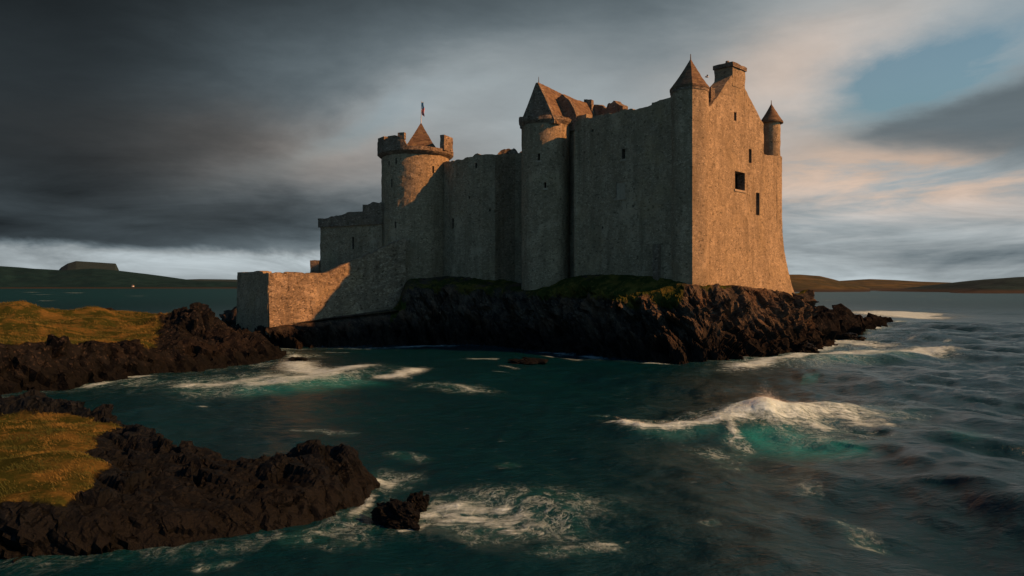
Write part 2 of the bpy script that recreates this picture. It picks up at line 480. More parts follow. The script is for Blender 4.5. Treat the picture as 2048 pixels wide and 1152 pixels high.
# sunlit gable wall, left to right C0 -> RR
gab = [(1383, 192), (1421, 212), (1464, 150), (1488.6, 150), (1489.2, 178), (1508, 213), (1527, 249), (1527.5, 309), (1545, 311), (1564, 312)]
gs = np.array([max(0, min(LR, sR(p))) for p, _ in gab]); gz = np.array([Z(y, dR(p)) for p, y in gab])
hs = [hole(sR, dR, 1470.5, 233, 5, 17), hole(sR, dR, 1500.5, 312, 5.5, 28), hole(sR, dR, 1480, 362, 20, 36), hole(sR, dR, 1515.5, 408, 7, 45)]
V, F, rims = shell([C0, RR], lambda s: np.interp(s, gs, gz), 5, holes=hs, thick=2.6, du=.5, dz=.5, extra=list(gs[1:-1]), jag=.14, amp=.09, seed=3, warp=keep_warp)
gwall = part('gable_wall', keep, V, F, M['stone'], 'warm sunlit gable wall with slit windows')
for i, r in enumerate(rims):
    add_window(gwall, r, 1.3)
    if i == 2: SILLS.append((gwall, r))
# shaded front wall FL -> C0
ft = [(1150, 246), (1163, 238), (1205, 230), (1240, 222), (1285, 214), (1303, 210), (1304, 205), (1340, 196), (1383, 188)]
fs = np.array([sF(p) for p, _ in ft]); fz = np.array([Z(y, dF(p)) for p, y in ft])
hs = [hole(sF, dF, 1247, 308, 7, 20), hole(sF, dF, 1241, 380, 19, 32), hole(sF, dF, 1185, 261, 4, 5), hole(sF, dF, 1266, 412, 3, 5), hole(sF, dF, 1352, 470, 3, 5), hole(sF, dF, 1205, 455, 3, 5)]
V, F, rims = shell([FL, C0], lambda s: np.interp(s, fs, fz), 5, holes=hs, thick=2.2, du=.55, dz=.55, extra=list(fs[1:-1]), jag=.16, amp=.09, seed=4)
fwall = part('front_wall', keep, V, F, M['stone'], 'tall shaded front wall of grey rubble')
for i, r in enumerate(rims):
    if i == 1: add_window(fwall, r, shallow=.18, mats=[M['cap'], M['blocked']], label='blocked window filled with pale stone')
    else: add_window(fwall, r, 1.2 if i == 0 else .5)
    if i < 2: SILLS.append((fwall, r))
# rounded corner pier at the left end, latrine shaft near the right end
V, F, _ = shell(circle(FL + dFront * .35 - nFront * .25, .62, 20), lambda s: np.full(len(s), Z(262, 124)), 5, closed=True, thick=.4, du=.4, amp=.05, jag=.1, seed=9)
part('corner_pier', keep, V, F, M['stone'])
p = FL + dFront * sF(1316) + nFront * .25
V, F = rough_box(p, dFront, nFront, .95, .9, 6, Z(488, dF(1316)), 21, .08)
part('latrine_shaft', keep, V, F, M['cap'])
# the two hidden walls
V, F, _ = shell([RR, KB], lambda s: np.interp(s, [0, 4, 26], [Z(312, 128), 37, 39]), 5, thick=2.0, du=1.2, dz=1.2, jag=.4, seed=5, warp=keep_warp)
part('rear_wall', keep, V, F, M['stone'])
V, F, _ = shell([KB, FL], lambda s: np.interp(s, [0, 10, 24, 29], [39, 39, 37.6, 36.8]), 5, thick=2.0, du=1.0, dz=1.0, jag=.5, seed=6)
part('side_wall', keep, V, F, M['stone'])
# ruined inner walls that show above the front wall
A, B = W(1113, 130.6), W(1161, 127.6); L_ = np.linalg.norm(B - A)
pr = [(1112, 196), (1116, 191), (1124, 190), (1133, 197), (1142, 209), (1150, 220), (1152, 236), (1160, 246)]
V, F, _ = shell([A, B], lambda s: np.interp(s, [along(A, B, p) * L_ for p, _ in pr], [Z(y, 129) for _, y in pr]), Z(262, 129), thick=1.3, du=.35, dz=.5, jag=.35, amp=.12, seed=12)
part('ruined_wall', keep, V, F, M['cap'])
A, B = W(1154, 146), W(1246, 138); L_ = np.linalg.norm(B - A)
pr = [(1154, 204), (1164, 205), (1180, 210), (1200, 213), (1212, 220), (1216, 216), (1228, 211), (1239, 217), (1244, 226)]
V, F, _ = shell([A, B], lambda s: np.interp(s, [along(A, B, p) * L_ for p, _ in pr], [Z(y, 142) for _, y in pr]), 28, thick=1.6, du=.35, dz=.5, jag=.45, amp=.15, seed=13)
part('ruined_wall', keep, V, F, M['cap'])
# gable chimney
px0 = 1465; pc = C0 + dFace * (sR(1477)) - nFace * 1.55 + nFace * .06
dch = dR(1477)
wch = sR(1489.5) - sR(1464)
V, F = rough_box(pc, dFace, -nFace, wch, 3.1, Z(176, dch), Z(138, dch), 31, .07)
ch = part('chimney', keep, V, F, M['stone'])
V, F = rough_box(pc, dFace, -nFace, wch + .4, 3.5, Z(138, dch) - .02, Z(130, dch), 32, .07)
part('chimney_cap', ch, V, F, M['cap'])
pp = pc - dFace * (wch * .32) + nFace * .3
V1, F1 = tube((*pp, Z(131, dch)), (*pp, Z(123, dch)), .33, .28, 10)
part('chimney_pot', ch, V1, F1, M['cap'])
# shoulder stub on the gable's left slope
V, F = rough_box(C0 + dFace * sR(1432) - nFace * 1.6, dFace, -nFace, 1.2, 2.2, Z(200, 112), Z(170, 112), 33, .1)
part('gable_stub', keep, V, F, M['cap'])

# near corner turret: drop-shaped plan with its point on the corner
tc = W(1379, 110.7); r = 2.72
cp = C0 + np.array([0.02, -.42]); ax_ = cp - tc; L_ = np.linalg.norm(ax_); a_ax = math.atan2(ax_[1], ax_[0]); half = math.acos(r / L_)
arc = np.linspace(a_ax + half, a_ax + 2 * np.pi - half, 44)
drop = np.vstack([[cp], np.stack([tc[0] + r * np.cos(arc), tc[1] + r * np.sin(arc)], 1)])
ze = Z(172, 108.5)
V, F, rims = shell(drop, lambda s: np.full(len(s), ze), 5, closed=True, thick=.8, du=.5, dz=.5, amp=.06, jag=.02, seed=7)
tur = part('turret', keep, V, F, M['stone'], 'corner turret, one half in sun and one in shade')
V, F = cone_roof(tc + (drop - tc) * 1.06, (tc[0] + .12, tc[1] - .2, Z(117, 110.5)), ze + .12, rings=12, seed=2)
part('turret_roof', tur, V, F, M['slate'])
V, F, _ = shell(tc + (drop - tc) * 1.035, lambda s: np.full(len(s), ze - .12), ze - .55, closed=True, thick=.3, du=.5, dz=.2, amp=.03, jag=.0, seed=8)
part('string_course', tur, V, F, M['cap'])
V, F = tube((tc[0] + .12, tc[1] - .2, Z(118, 110.5)), (tc[0] + .12, tc[1] - .2, Z(108, 110.5)), .09, .05)
part('finial', tur, V, F, M['metal'])
# far corner turret
t2 = RR - dFace * 1.38 - nFace * 1.28; r2 = 1.48; ze2 = Z(238, 127)
V, F, rims = shell(circle(t2, r2, 40), lambda s: np.full(len(s), ze2), Z(350, 127), closed=True, thick=.5, du=.4, dz=.4, amp=.05, jag=.02, seed=14, off=lambda z, u: -.9 * (1 - sstep(Z(350, 127), Z(322, 127), z)))
tur2 = part('turret', keep, V, F, M['stone'], 'smaller turret on the far corner')
V, F = cone_roof(circle(t2, r2 + .48, 40), (t2[0], t2[1], Z(201, 127.6)), ze2 + .05, rings=10, seed=5)
part('turret_roof', tur2, V, F, M['slate'])
V, F = tube((t2[0], t2[1], Z(203, 127.6)), (t2[0], t2[1], Z(195, 127.6)), .08, .05)
part('finial', tur2, V, F, M['metal'])

# ------------------------------------------------ round stair tower with cap-house
T1 = W(1091, 130.0); R1 = 4.15
st = thing('stair_tower', (T1[0], T1[1], 9), 'shaded round tower carrying a steep gabled cap-house, beside the tall keep', 'tower')
def circ_hole(c, r, px, py, w, h):
    k = (px - 1024) / FPX                     # nearest intersection of the sight line with the circle
    a, b, cc = k * k + 1, -2 * (k * c[0] + c[1]), c @ c - r * r
    y = (-b - math.sqrt(b * b - 4 * a * cc)) / (2 * a); an = math.atan2(y - c[1], k * y - c[0])
    s = ((an + math.pi / 2 + math.pi) % (2 * math.pi)) * r
    ca = abs(math.sin(an)) + .15
    ww = w / FPX * y / ca; hh = h / FPX * y; z = Z(py, y)
    return (s - ww / 2, s + ww / 2, z - hh / 2, z + hh / 2)
zt1 = Z(243, 126.5)
hs = [circ_hole(T1, R1, 1078, 314, 5, 14), circ_hole(T1, R1, 1090.5, 370, 4, 12)]
V, F, rims = shell(circle(T1, R1, 72, math.pi / 2), lambda s: np.full(len(s), zt1), 4, closed=True, thick=.9, du=.6, dz=.55, holes=hs, amp=.09, jag=.05, seed=17)
tw = part('wall', st, V, F, M['stone'])
for q in rims: SILLS.append((tw, q)); add_window(tw, q, .9)
V, F, _ = shell(circle(T1, R1 + .45, 64, math.pi / 2), lambda s: Z(226, 126.5) - .6 * sstep(7, 12, s), zt1 - .35, closed=True, thick=1.1, du=.5, dz=.4, amp=.1, jag=.2, seed=18, off=lambda z, u: -.45 * (1 - sstep(zt1 - .4, zt1 + .35, z)))
part('parapet', st, V, F, M['cap'])
gc = W(1074, 127.2); rd = np.array([.553, .833]); gd = np.array([.833, -.553]); hw = 3.4
zE, zR_ = Z(238, 125), Z(161, 126.6); LRf = 18.0
Lg = 2 * hw
V, F, _ = shell([gc - gd * hw, gc + gd * hw], lambda s: np.interp(s, [0, .7, .75, hw, Lg], [zE + .4, zE + 1.6, zE + 1.9, zR_ + .35, zE]), zt1 - .5, thick=.9, du=.35, dz=.45, jag=.22, amp=.1, seed=19)
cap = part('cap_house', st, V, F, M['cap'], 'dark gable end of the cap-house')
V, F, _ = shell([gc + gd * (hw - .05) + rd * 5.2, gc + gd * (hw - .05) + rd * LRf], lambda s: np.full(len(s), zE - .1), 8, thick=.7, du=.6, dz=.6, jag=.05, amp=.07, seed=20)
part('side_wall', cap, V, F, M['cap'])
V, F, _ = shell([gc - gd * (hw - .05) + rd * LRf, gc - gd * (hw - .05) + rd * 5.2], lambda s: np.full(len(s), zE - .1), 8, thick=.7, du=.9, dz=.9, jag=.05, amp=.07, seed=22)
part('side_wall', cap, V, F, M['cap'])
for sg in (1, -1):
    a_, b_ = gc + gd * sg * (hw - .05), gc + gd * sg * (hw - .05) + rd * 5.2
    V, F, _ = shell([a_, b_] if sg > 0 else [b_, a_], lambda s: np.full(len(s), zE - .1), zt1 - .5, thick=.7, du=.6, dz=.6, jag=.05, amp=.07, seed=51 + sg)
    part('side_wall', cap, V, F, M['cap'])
# slated roof: two dense slopes with thickness
nu_, nv_ = 46, 16
for sgn in (1, -1):
    s, t = np.meshgrid(np.linspace(.35, LRf, nu_), np.linspace(0, 1, nv_))
    P = gc[None, None] + rd * s[..., None] + gd * (sgn * (hw + .25) * (1 - t))[..., None]
    z = zE - .35 + (zR_ - zE + .35) * t - .25 * np.sin(np.pi * (s / LRf)) * t
    V = np.dstack([P, z[..., None]]).reshape(-1, 3); V[:, 2] += fbm(V / .8, 3, 5) * .12
    low = V.copy(); low[:, 2] -= .3
    n = nu_ * nv_; Fg = grid_faces(nv_, nu_)
    ring = list(range(nu_)) + [k * nu_ + nu_ - 1 for k in range(1, nv_)] + [(nv_ - 1) * nu_ + k for k in range(nu_ - 2, -1, -1)] + [k * nu_ for k in range(nv_ - 2, 0, -1)]
    ring = np.array(ring); rn = np.roll(ring, -1)
    part('roof', cap, np.vstack([V, low]), [Fg, Fg[:, ::-1] + n, np.stack([ring, ring + n, rn + n, rn], 1)], M['slate'])
q = gc + rd * (LRf + .3)
V, F, _ = shell([q - gd * hw, q + gd * hw], lambda s: np.interp(s, [0, hw - .9, hw - .8, hw + .8, hw + .9, Lg], [zE, zR_ - 1.2, zR_ + .9, zR_ + .7, zR_ - 1.6, zE]), 30, thick=.9, du=.4, dz=.5, jag=.2, amp=.1, seed=23, extra=[hw - .9, hw - .8, hw + .8, hw + .9])
part('rear_gable', cap, V, F, M['cap'])
V, F = tube((gc[0] + .3, gc[1] + .4, zR_), (gc[0] + .3, gc[1] + .4, zR_ + .9), .07, .04)
part('finial', cap, V, F, M['metal'])
# closing wall in the recess between tower and keep
A, B = W(1118, 132), FL + (KB - FL) / np.linalg.norm(KB - FL) * 3.2
V, F, _ = shell([A, B], lambda s: np.full(len(s), Z(236, 130)), 5, thick=1.5, du=.6, dz=.6, jag=.2, amp=.1, seed=24)
part('link_wall', st, V, F, M['stone'])

# ------------------------------------------------ curtain wall
curve = [W(884, 148), W(905, 144.6), W(935, 142), W(965, 140.4), W(990, 140.6), W(1008, 142), W(1030, 143.2), W(1064, 143)]
cw = thing('curtain_wall', (*curve[3], 9), 'long shaded curtain wall with broken top between the two round towers', 'castle wall')
CP = np.array(curve); CS = np.concatenate([[0], np.cumsum(np.hypot(*np.diff(CP, axis=0).T))])
def cs(px):
    pxs = CP[:, 0] / CP[:, 1] * FPX + 1024
    return np.interp(px, pxs, CS)
def cd(px): return np.interp(px, CP[:, 0] / CP[:, 1] * FPX + 1024, CP[:, 1])
ctop = [(884, 326), (905, 320), (935, 313), (965, 309), (990, 307), (1003, 308), (1010, 309), (1064, 305)]
hs = [hole(cs, cd, 952.5, 331, 4, 10), hole(cs, cd, 905.5, 447, 4, 20), hole(cs, cd, 980, 420, 3, 5), hole(cs, cd, 939, 395, 3, 5)]
V, F, rims = shell(curve, lambda s: np.interp(s, [cs(p) for p, _ in ctop], [Z(y, cd(p)) for p, y in ctop]), 4, thick=2.0, du=.6, dz=.6, holes=hs, amp=.1, jag=.3, seed=25)
cwall = part('wall', cw, V, F, M['stone'])
for q in rims: add_window(cwall, q, .9)
A, B = W(996, 147), W(1052, 147.5); L_ = np.linalg.norm(B - A)
pr = [(996, 312), (1004, 304), (1015, 299), (1030, 297), (1036, 303), (1052, 300)]
V, F, _ = shell([A, B], lambda s: np.interp(s, [along(A, B, p) * L_ for p, _ in pr], [Z(y, 147) for _, y in pr]), 24, thick=1.8, du=.3, dz=.5, jag=.45, amp=.16, seed=26)
part('ruined_wall', cw, V, F, M['cap'])

# ------------------------------------------------ round battlemented tower
T2 = W(831, 151.0); R2 = 6.75
bt = thing('battlemented_tower', (T2[0], T2[1], 9), 'round tower with battlements and a steep pointed roof below the flag', 'tower')
ztb = Z(302, 144.5)
hs = [circ_hole(T2, R2, *q) for q in ((778, 327, 3.2, 9), (792, 322, 3.4, 13), (783.5, 366, 3.2, 18), (791, 450, 4, 13), (766.5, 420, 3, 7), (866.5, 339, 4, 14))]
V, F, rims = shell(circle(T2, R2, 96, math.pi / 2), lambda s: np.full(len(s), ztb), 4, closed=True, thick=1.2, du=.6, dz=.55, holes=hs, amp=.1, jag=.03, seed=27)
bw = part('wall', bt, V, F, M['stone'])
for q in rims: add_window(bw, q, .9)
zpar = Z(291, 143.5)
def ang(px):                                   # front angle on the parapet ring for a photo column
    x = (px - 1024) / FPX * 147 - T2[0]
    return math.acos(max(-1, min(1, x / (R2 + .8))))
sH = (1.5 * math.pi - ang(815)) * (R2 + .8); zhi = Z(285, 149)
V, F, _ = shell(circle(T2, R2 + .8, 96, math.pi / 2), lambda s: np.interp(s, [0, sH - .5, sH + .3, 60], [zhi, zhi, zpar, zpar]), ztb - .55, closed=True, thick=.9, du=.5, dz=.3, amp=.08, jag=.12, seed=28, off=lambda z, u: -.8 * (1 - sstep(ztb - .6, ztb + .1, z)))
par = part('parapet', bt, V, F, M['cap'])
for (p0, p1, y) in ((754.5, 773, 275), (778, 796, 272), (799, 815, 266), (878, 906, 273)):
    a0, a1 = -ang(p0), -ang(p1)
    am = (a0 + a1) / 2; rr = R2 + .8 - .45
    c = T2 + rr * np.array([math.cos(am), math.sin(am)])
    rad = np.array([math.cos(am), math.sin(am)]); tan = np.array([-rad[1], rad[0]])
    wd = min(abs(a1 - a0) * (R2 + .8) * .85, 3.6); zlow = zpar if p0 > 850 else zhi
    V, F = rough_box(c, tan, rad, wd, .9, zlow - .3, Z(y, c[1]), int(p0), .06)
    part('merlon', par, V, F, M['cap'])
for adeg in (20, 55, 90, 125, 158):
    am = math.radians(adeg); rad = np.array([math.cos(am), math.sin(am)]); tan = np.array([-rad[1], rad[0]])
    V, F = rough_box(T2 + rad * (R2 + .35), tan, rad, 1.8, .9, zpar - .3, zpar + (1.0 if adeg < 120 else 1.5), adeg, .06)
    part('merlon', par, V, F, M['cap'])
cb = W(842, 150.5)
sq = [cb + 5.2 * np.array([math.sin(f), -math.cos(f)]) for f in (math.radians(-40), math.radians(50), math.radians(140), math.radians(230))]
dn = []
for i in range(4):
    for t in np.arange(8) / 8: dn.append(sq[i] * (1 - t) + sq[(i + 1) % 4] * t)
V, F = cone_roof(np.array(dn), (cb[0], cb[1], Z(245, 150.5)), ztb + .15, rings=14, seed=9, sag=.02)
part('roof', bt, V, F, M['slate'])
# the flag on the roof
fl = thing('flag', (cb[0], cb[1], Z(246, 150.5)), 'small limp red and blue flag on a thin pole above the pointed roof', 'flag')
z0_, z1_ = Z(247, 150.5), Z(202.5, 150.5)
V, F = tube((cb[0], cb[1], z0_), (cb[0] + .12, cb[1], z1_), .085, .055); part('pole', fl, V, F, M['pole'])
def cloth(za, zb, w0, w1, seed):
    nx, nz = 9, 14
    s, t = np.meshgrid(np.linspace(0, 1, nx), np.linspace(0, 1, nz))
    z = zb + (za - zb) * t; w = w0 + (w1 - w0) * (1 - t)
    x = cb[0] + .16 + s * w + .05 * np.sin(6 * t + seed); y = cb[1] + .16 * np.sin(s * 9 + t * 2 + seed) * (.4 + s)
    z = z - s * .35 * (1 - t)
    V = np.dstack([x, y, z]).reshape(-1, 3); n = len(V); V2 = V + np.array([0, .03, 0]); Fg = grid_faces(nz, nx)
    return np.vstack([V, V2]), [Fg, Fg[:, ::-1] + n]
V, F = cloth(Z(204, 150.5), Z(216, 150.5), .35, .5, 1); part('cloth', fl, V, F, M['flag_b'], 'pale blue upper strip of the flag', smooth=True)
V, F = cloth(Z(216, 150.5), Z(230, 150.5), .5, .55, 2); part('cloth', fl, V, F, M['flag_r'], 'red lower part of the flag', smooth=True)

# ------------------------------------------------ hall range on the left
A, B = W(640, 156), W(764, 147.5); nb = np.array([-(B - A)[1], (B - A)[0]]); nb /= np.linalg.norm(nb)
hr = thing('hall_range', (*A, 9), 'low dark range with a parapet behind the sloping rubble wall', 'castle building')
L_ = np.linalg.norm(B - A)
def hs_(px): return along(A, B, px) * L_
def hd_(px): return A[1] + along(A, B, px) * (B[1] - A[1])
loop = [A, B, B + nb * 7, A + nb * 7]
V, F, rims = shell(loop, lambda s: np.interp(s, [0, L_, L_ + 7, 2 * L_ + 7, 2 * L_ + 14], [Z(453, 156), Z(434, 147.5), Z(434, 147.5), Z(453, 156), Z(453, 156)]), 6, closed=True, thick=1.0, du=.7, dz=.6, holes=[hole(hs_, hd_, 706, 486, 4, 24)], amp=.1, jag=.05, seed=33)
hw_ = part('wall', hr, V, F, M['stone'])
for q in rims: add_window(hw_, q, .9)
pr = [(640, 437), (665, 433), (690, 427), (712, 424), (727, 422), (727.6, 408), (764, 405)]
ptop = lambda s: np.interp(s, [hs_(p) for p, _ in pr] + [L_ + 7, 2 * L_ + 7, 2 * L_ + 14], [Z(y, hd_(p)) for p, y in pr] + [Z(405, 147), Z(437, 156), Z(437, 156)])
V, F, _ = shell(loop, ptop, Z(455, 156), closed=True, thick=.9, du=.45, dz=.4, amp=.09, jag=.28, seed=34, off=lambda z, u: .32 + 0 * z, extra=[hs_(727), hs_(727.6)], warp=lambda V: V + np.array([0, 0, 1]) * 0)
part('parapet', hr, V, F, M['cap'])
V, F = rough_box(W(631, 150), np.array([1., 0]), np.array([0, 1.]), 1.7, 1.7, 7, Z(521, 150), 77, .1)
part('buttress', hr, V, F, M['cap'])

# ------------------------------------------------ sea wall
Pa, Pb, Pc = W(475, 137), W(537, 127.5), W(812, 142.5)
sw = thing('sea_wall', (*Pb, 4), 'coarse rubble wall climbing to the round tower, half in orange sun and half in shadow', 'stone wall')
Lb = np.linalg.norm(Pc - Pb)
def ws(px): return along(Pb, Pc, px) * Lb
def wd_(px): return Pb[1] + along(Pb, Pc, px) * (Pc[1] - Pb[1])
tp = [(537, 546), (600, 546), (643, 546), (660, 541), (700, 524), (740, 508), (775, 492), (812, 476)]
V, F, _ = shell([Pb, Pc], lambda s: np.interp(s, [ws(p) for p, _ in tp], [Z(y, wd_(p)) for p, y in tp]), 0, thick=1.6, du=.42, dz=.42, amp=.2, jag=.16, seed=41, off=lambda z, u: .10 * np.clip(12 - z, 0, 12) * .6)
part('climbing_wall', sw, V, F, M['rubble'], 'climbing rubble face, its top lit by the sun')
V, F, _ = shell([Pa, Pb], lambda s: np.interp(s, [0, 10.5, 10.7, 13], [Z(543, 137), Z(543, 129), Z(546.5, 128.5), Z(546.5, 127.5)]), 0, thick=1.6, du=.5, dz=.5, amp=.1, jag=.12, seed=42, extra=[10.5, 10.7], off=lambda z, u: .03 * np.clip(12 - z, 0, 12))
part('end_wall', sw, V, F, M['stone'], 'short end of the wall, wholly in shade')

def add_sill(win_parent, rim, mat):
    R, n = rim; a = R[1] - R[0]; L = np.linalg.norm(a); a = a / L; c = (R[0] + R[1]) / 2
    V, F = rough_box((c + n * -.12)[:2], a[:2], n[:2], L + .5, .5, c[2] - .32, c[2] - .004, 61, .015, .3)
    part('sill', win_parent, V, F, mat)
for (wp, rr_) in SILLS: add_sill(wp, rr_, M['blocked'])

# ================================================================== ISLET under the castle
cols = [  # (top px,d,py) (edge px,d,py) (foot px,d)
    ((478, 140, 632), (470, 139, 642), (452, 137)), ((505, 136, 645), (500, 133, 655), (490, 128)), ((537, 128.5, 652), (536, 126, 660), (533, 121.5)),
    ((610, 131, 643), (610, 128, 664), (608, 121.5)), ((680, 134, 633), (680, 130.5, 660), (680, 122.5)), ((750, 137, 622), (750, 132.5, 655), (752, 123.5)),
    ((792, 139, 612), (792, 134, 650), (797, 124)), ((814, 142, 562), (812, 136, 592), (818, 125)), ((855, 145, 556), (852, 137, 584), (855, 127)), ((900, 145.5, 552), (890, 138, 574), (892, 127.5)),
    ((950, 142, 553), (945, 135.5, 580), (945, 126.5)), ((1000, 141, 558), (1000, 133, 588), (1000, 124.5)), ((1085, 126.6, 574), (1062, 124.5, 590), (1058, 120)),
    ((1110, 126.5, 566), (1105, 122, 582), (1100, 117)), ((1150, 124.2, 552), (1148, 119, 576), (1140, 112.5)), ((1200, 120.5, 549), (1196, 114, 584), (1190, 107)),
    ((1250, 116.8, 549), (1246, 110, 592), (1240, 102.5)), ((1300, 113.5, 552), (1294, 107.5, 600), (1288, 99.8)), ((1345, 110.6, 558), (1340, 105, 602), (1336, 98)),
    ((1385, 107.6, 569), (1390, 105, 592), (1410, 96.5)), ((1440, 113.2, 570), (1448, 110, 588), (1478, 98.5)), ((1500, 120, 574), (1508, 116, 590), (1545, 105.5)),
    ((1545, 126, 580), (1556, 121.5, 592), (1606, 114)), ((1578, 130, 586), (1590, 128.5, 597), (1640, 124)), ((1590, 137, 588), (1602, 139, 600), (1655, 137)),
]
def w3(t): return np.array([*W(t[0], t[1]), Z(t[2], t[1])])
ctl = []
for a, b, c in cols:
    a3, b3 = w3(a), w3(b); c2 = W(*c); ctl.append([a3, b3, np.array([c2[0], c2[1], -1.6])])
for (tx, ty, tz), (ex, ey, ez), (bx, by) in (((47, 150, 8), (49, 152, 6), (54, 156)), ((30, 166, 9), (31, 169, 7), (33, 176)), ((0, 170, 9), (0, 173, 7), (0, 180)), ((-30, 168, 8), (-30, 171, 6), (-32, 177)), ((-50, 156, 7), (-53, 157, 5), (-58, 160)), ((-53, 146, 6.5), (-55, 146, 5), (-59, 146))):
    ctl.append([np.array([tx, ty, tz]), np.array([ex, ey, ez]), np.array([bx, by, -1.6])])
ctl = np.array(ctl)                                   # (n, 3, 3)
n = len(ctl)
def cat(Pn, t):                                       # closed Catmull-Rom over columns
    i = np.floor(t).astype(int); f = (t - i)[:, None, None]
    p0, p1, p2, p3 = (Pn[(i + k) % n] for k in (-1, 0, 1, 2))
    return .5 * (2 * p1 + (p2 - p0) * f + (2 * p0 - 5 * p1 + 4 * p2 - p3) * f ** 2 + (3 * p1 - p0 - 3 * p2 + p3) * f ** 3)
fine = np.concatenate([np.arange(0, 24, 1 / 42), np.arange(24, n, 1 / 10)])
K = cat(ctl, fine)                                    # (m, 3, 3)
m_ = len(K)
ctr = np.array([0, 145, 9.0])
nt_, nc_ = 16, 56
rows = []
for k in range(5):                                    # inside, under the walls
    t = k / 5; p = K[:, 0] * t + ctr * (1 - t); p = p.copy(); rows.append(np.column_stack([p[:, 0], p[:, 1], K[:, 0, 2] * t + 8.5 * (1 - t) - .25 * (k < 4)]))
for k in range(nt_):
    t = k / nt_; e = t + .0; p = K[:, 0] * (1 - e) + K[:, 1] * e; rows.append(p + np.array([0, 0, .25]) * math.sin(math.pi * t))
for k in range(nc_ + 1):
    t = k / nc_; p = K[:, 1] * (1 - t) + K[:, 2] * t
    hb = .16 * math.sin(math.pi * t) ** 1.0                # steeper above, shelving below
    p = p.copy(); p[:, :2] += (K[:, 1, :2] - K[:, 2, :2]) * hb; rows.append(p)
V = np.stack(rows); nr = len(rows)
for _ in range(10): V[7:-3] = V[7:-3] * .5 + .25 * (V[6:-4] + V[8:-2])
du_ = np.roll(V, -1, 1) - np.roll(V, 1, 1); dv_ = np.gradient(V, axis=0); N = np.cross(dv_, du_); N /= np.linalg.norm(N, axis=2, keepdims=True) + 1e-9
if N[nr // 2, 300] @ np.array([0, -1, .3]) < 0: N = -N
flat = V.reshape(-1, 3); Nf = N.reshape(-1, 3)
ri = np.repeat(np.arange(nr), m_)
rockw = np.where(flat[:, 0] - .35 * (flat[:, 1] - 108) > 24.5, sstep(5, 5 + nt_ * .8, ri.astype(float)) * .75, 0); rockw = np.maximum(rockw, sstep(5 + nt_ * .6, 5 + nt_ + 6, ri.astype(float)))
dsp = facets(strata(flat, 1.9), 11, .8) * 1.15 + facets(strata(flat, .75, 3.2), 12, .8) * .5 + facets(strata(flat, .33, 2.5), 13, .8) * .17 + fbm(flat / 5, 3, 8) * 1.3 - .3
small = fbm(flat / 1.4, 4, 15) * .28
inn = sstep(3, 6, ri.astype(float))
gull = 1 + .5 * fbm(flat[:, :2] @ np.array([[.35, 0, 0], [0, .35, 0]]), 2, 77)
pd = flat + Nf * ((dsp * rockw * gull + small * (1 - rockw) * inn)[:, None])
turf = (1 - sstep(5 + nt_ * .8, 5 + nt_ * 1.9, ri + 9 * fbm(flat / 3.0, 4, 31))) * .95
xx = flat[:, 0]
east = sstep(24, 27, xx - .35 * (flat[:, 1] - 108))
turf *= 1 - east * (1 - .95 * (1 - sstep(5 + nt_ * .15, 5 + nt_ * .85, ri + 8 * fbm(flat / 2.4, 4, 33))) * sstep(-.25, .2, fbm(flat / 3.2, 3, 35)))
turf *= np.where(xx < -22, .35, 1) * np.where((xx > -22) & (xx < 4), .75, 1)
turf *= .55 + .45 * sstep(-.4, .25, fbm(flat / 4.5, 3, 54))
struct('rock_islet', pd, grid_faces(nr, m_, True), M['rock'], attrs={'turf': turf})

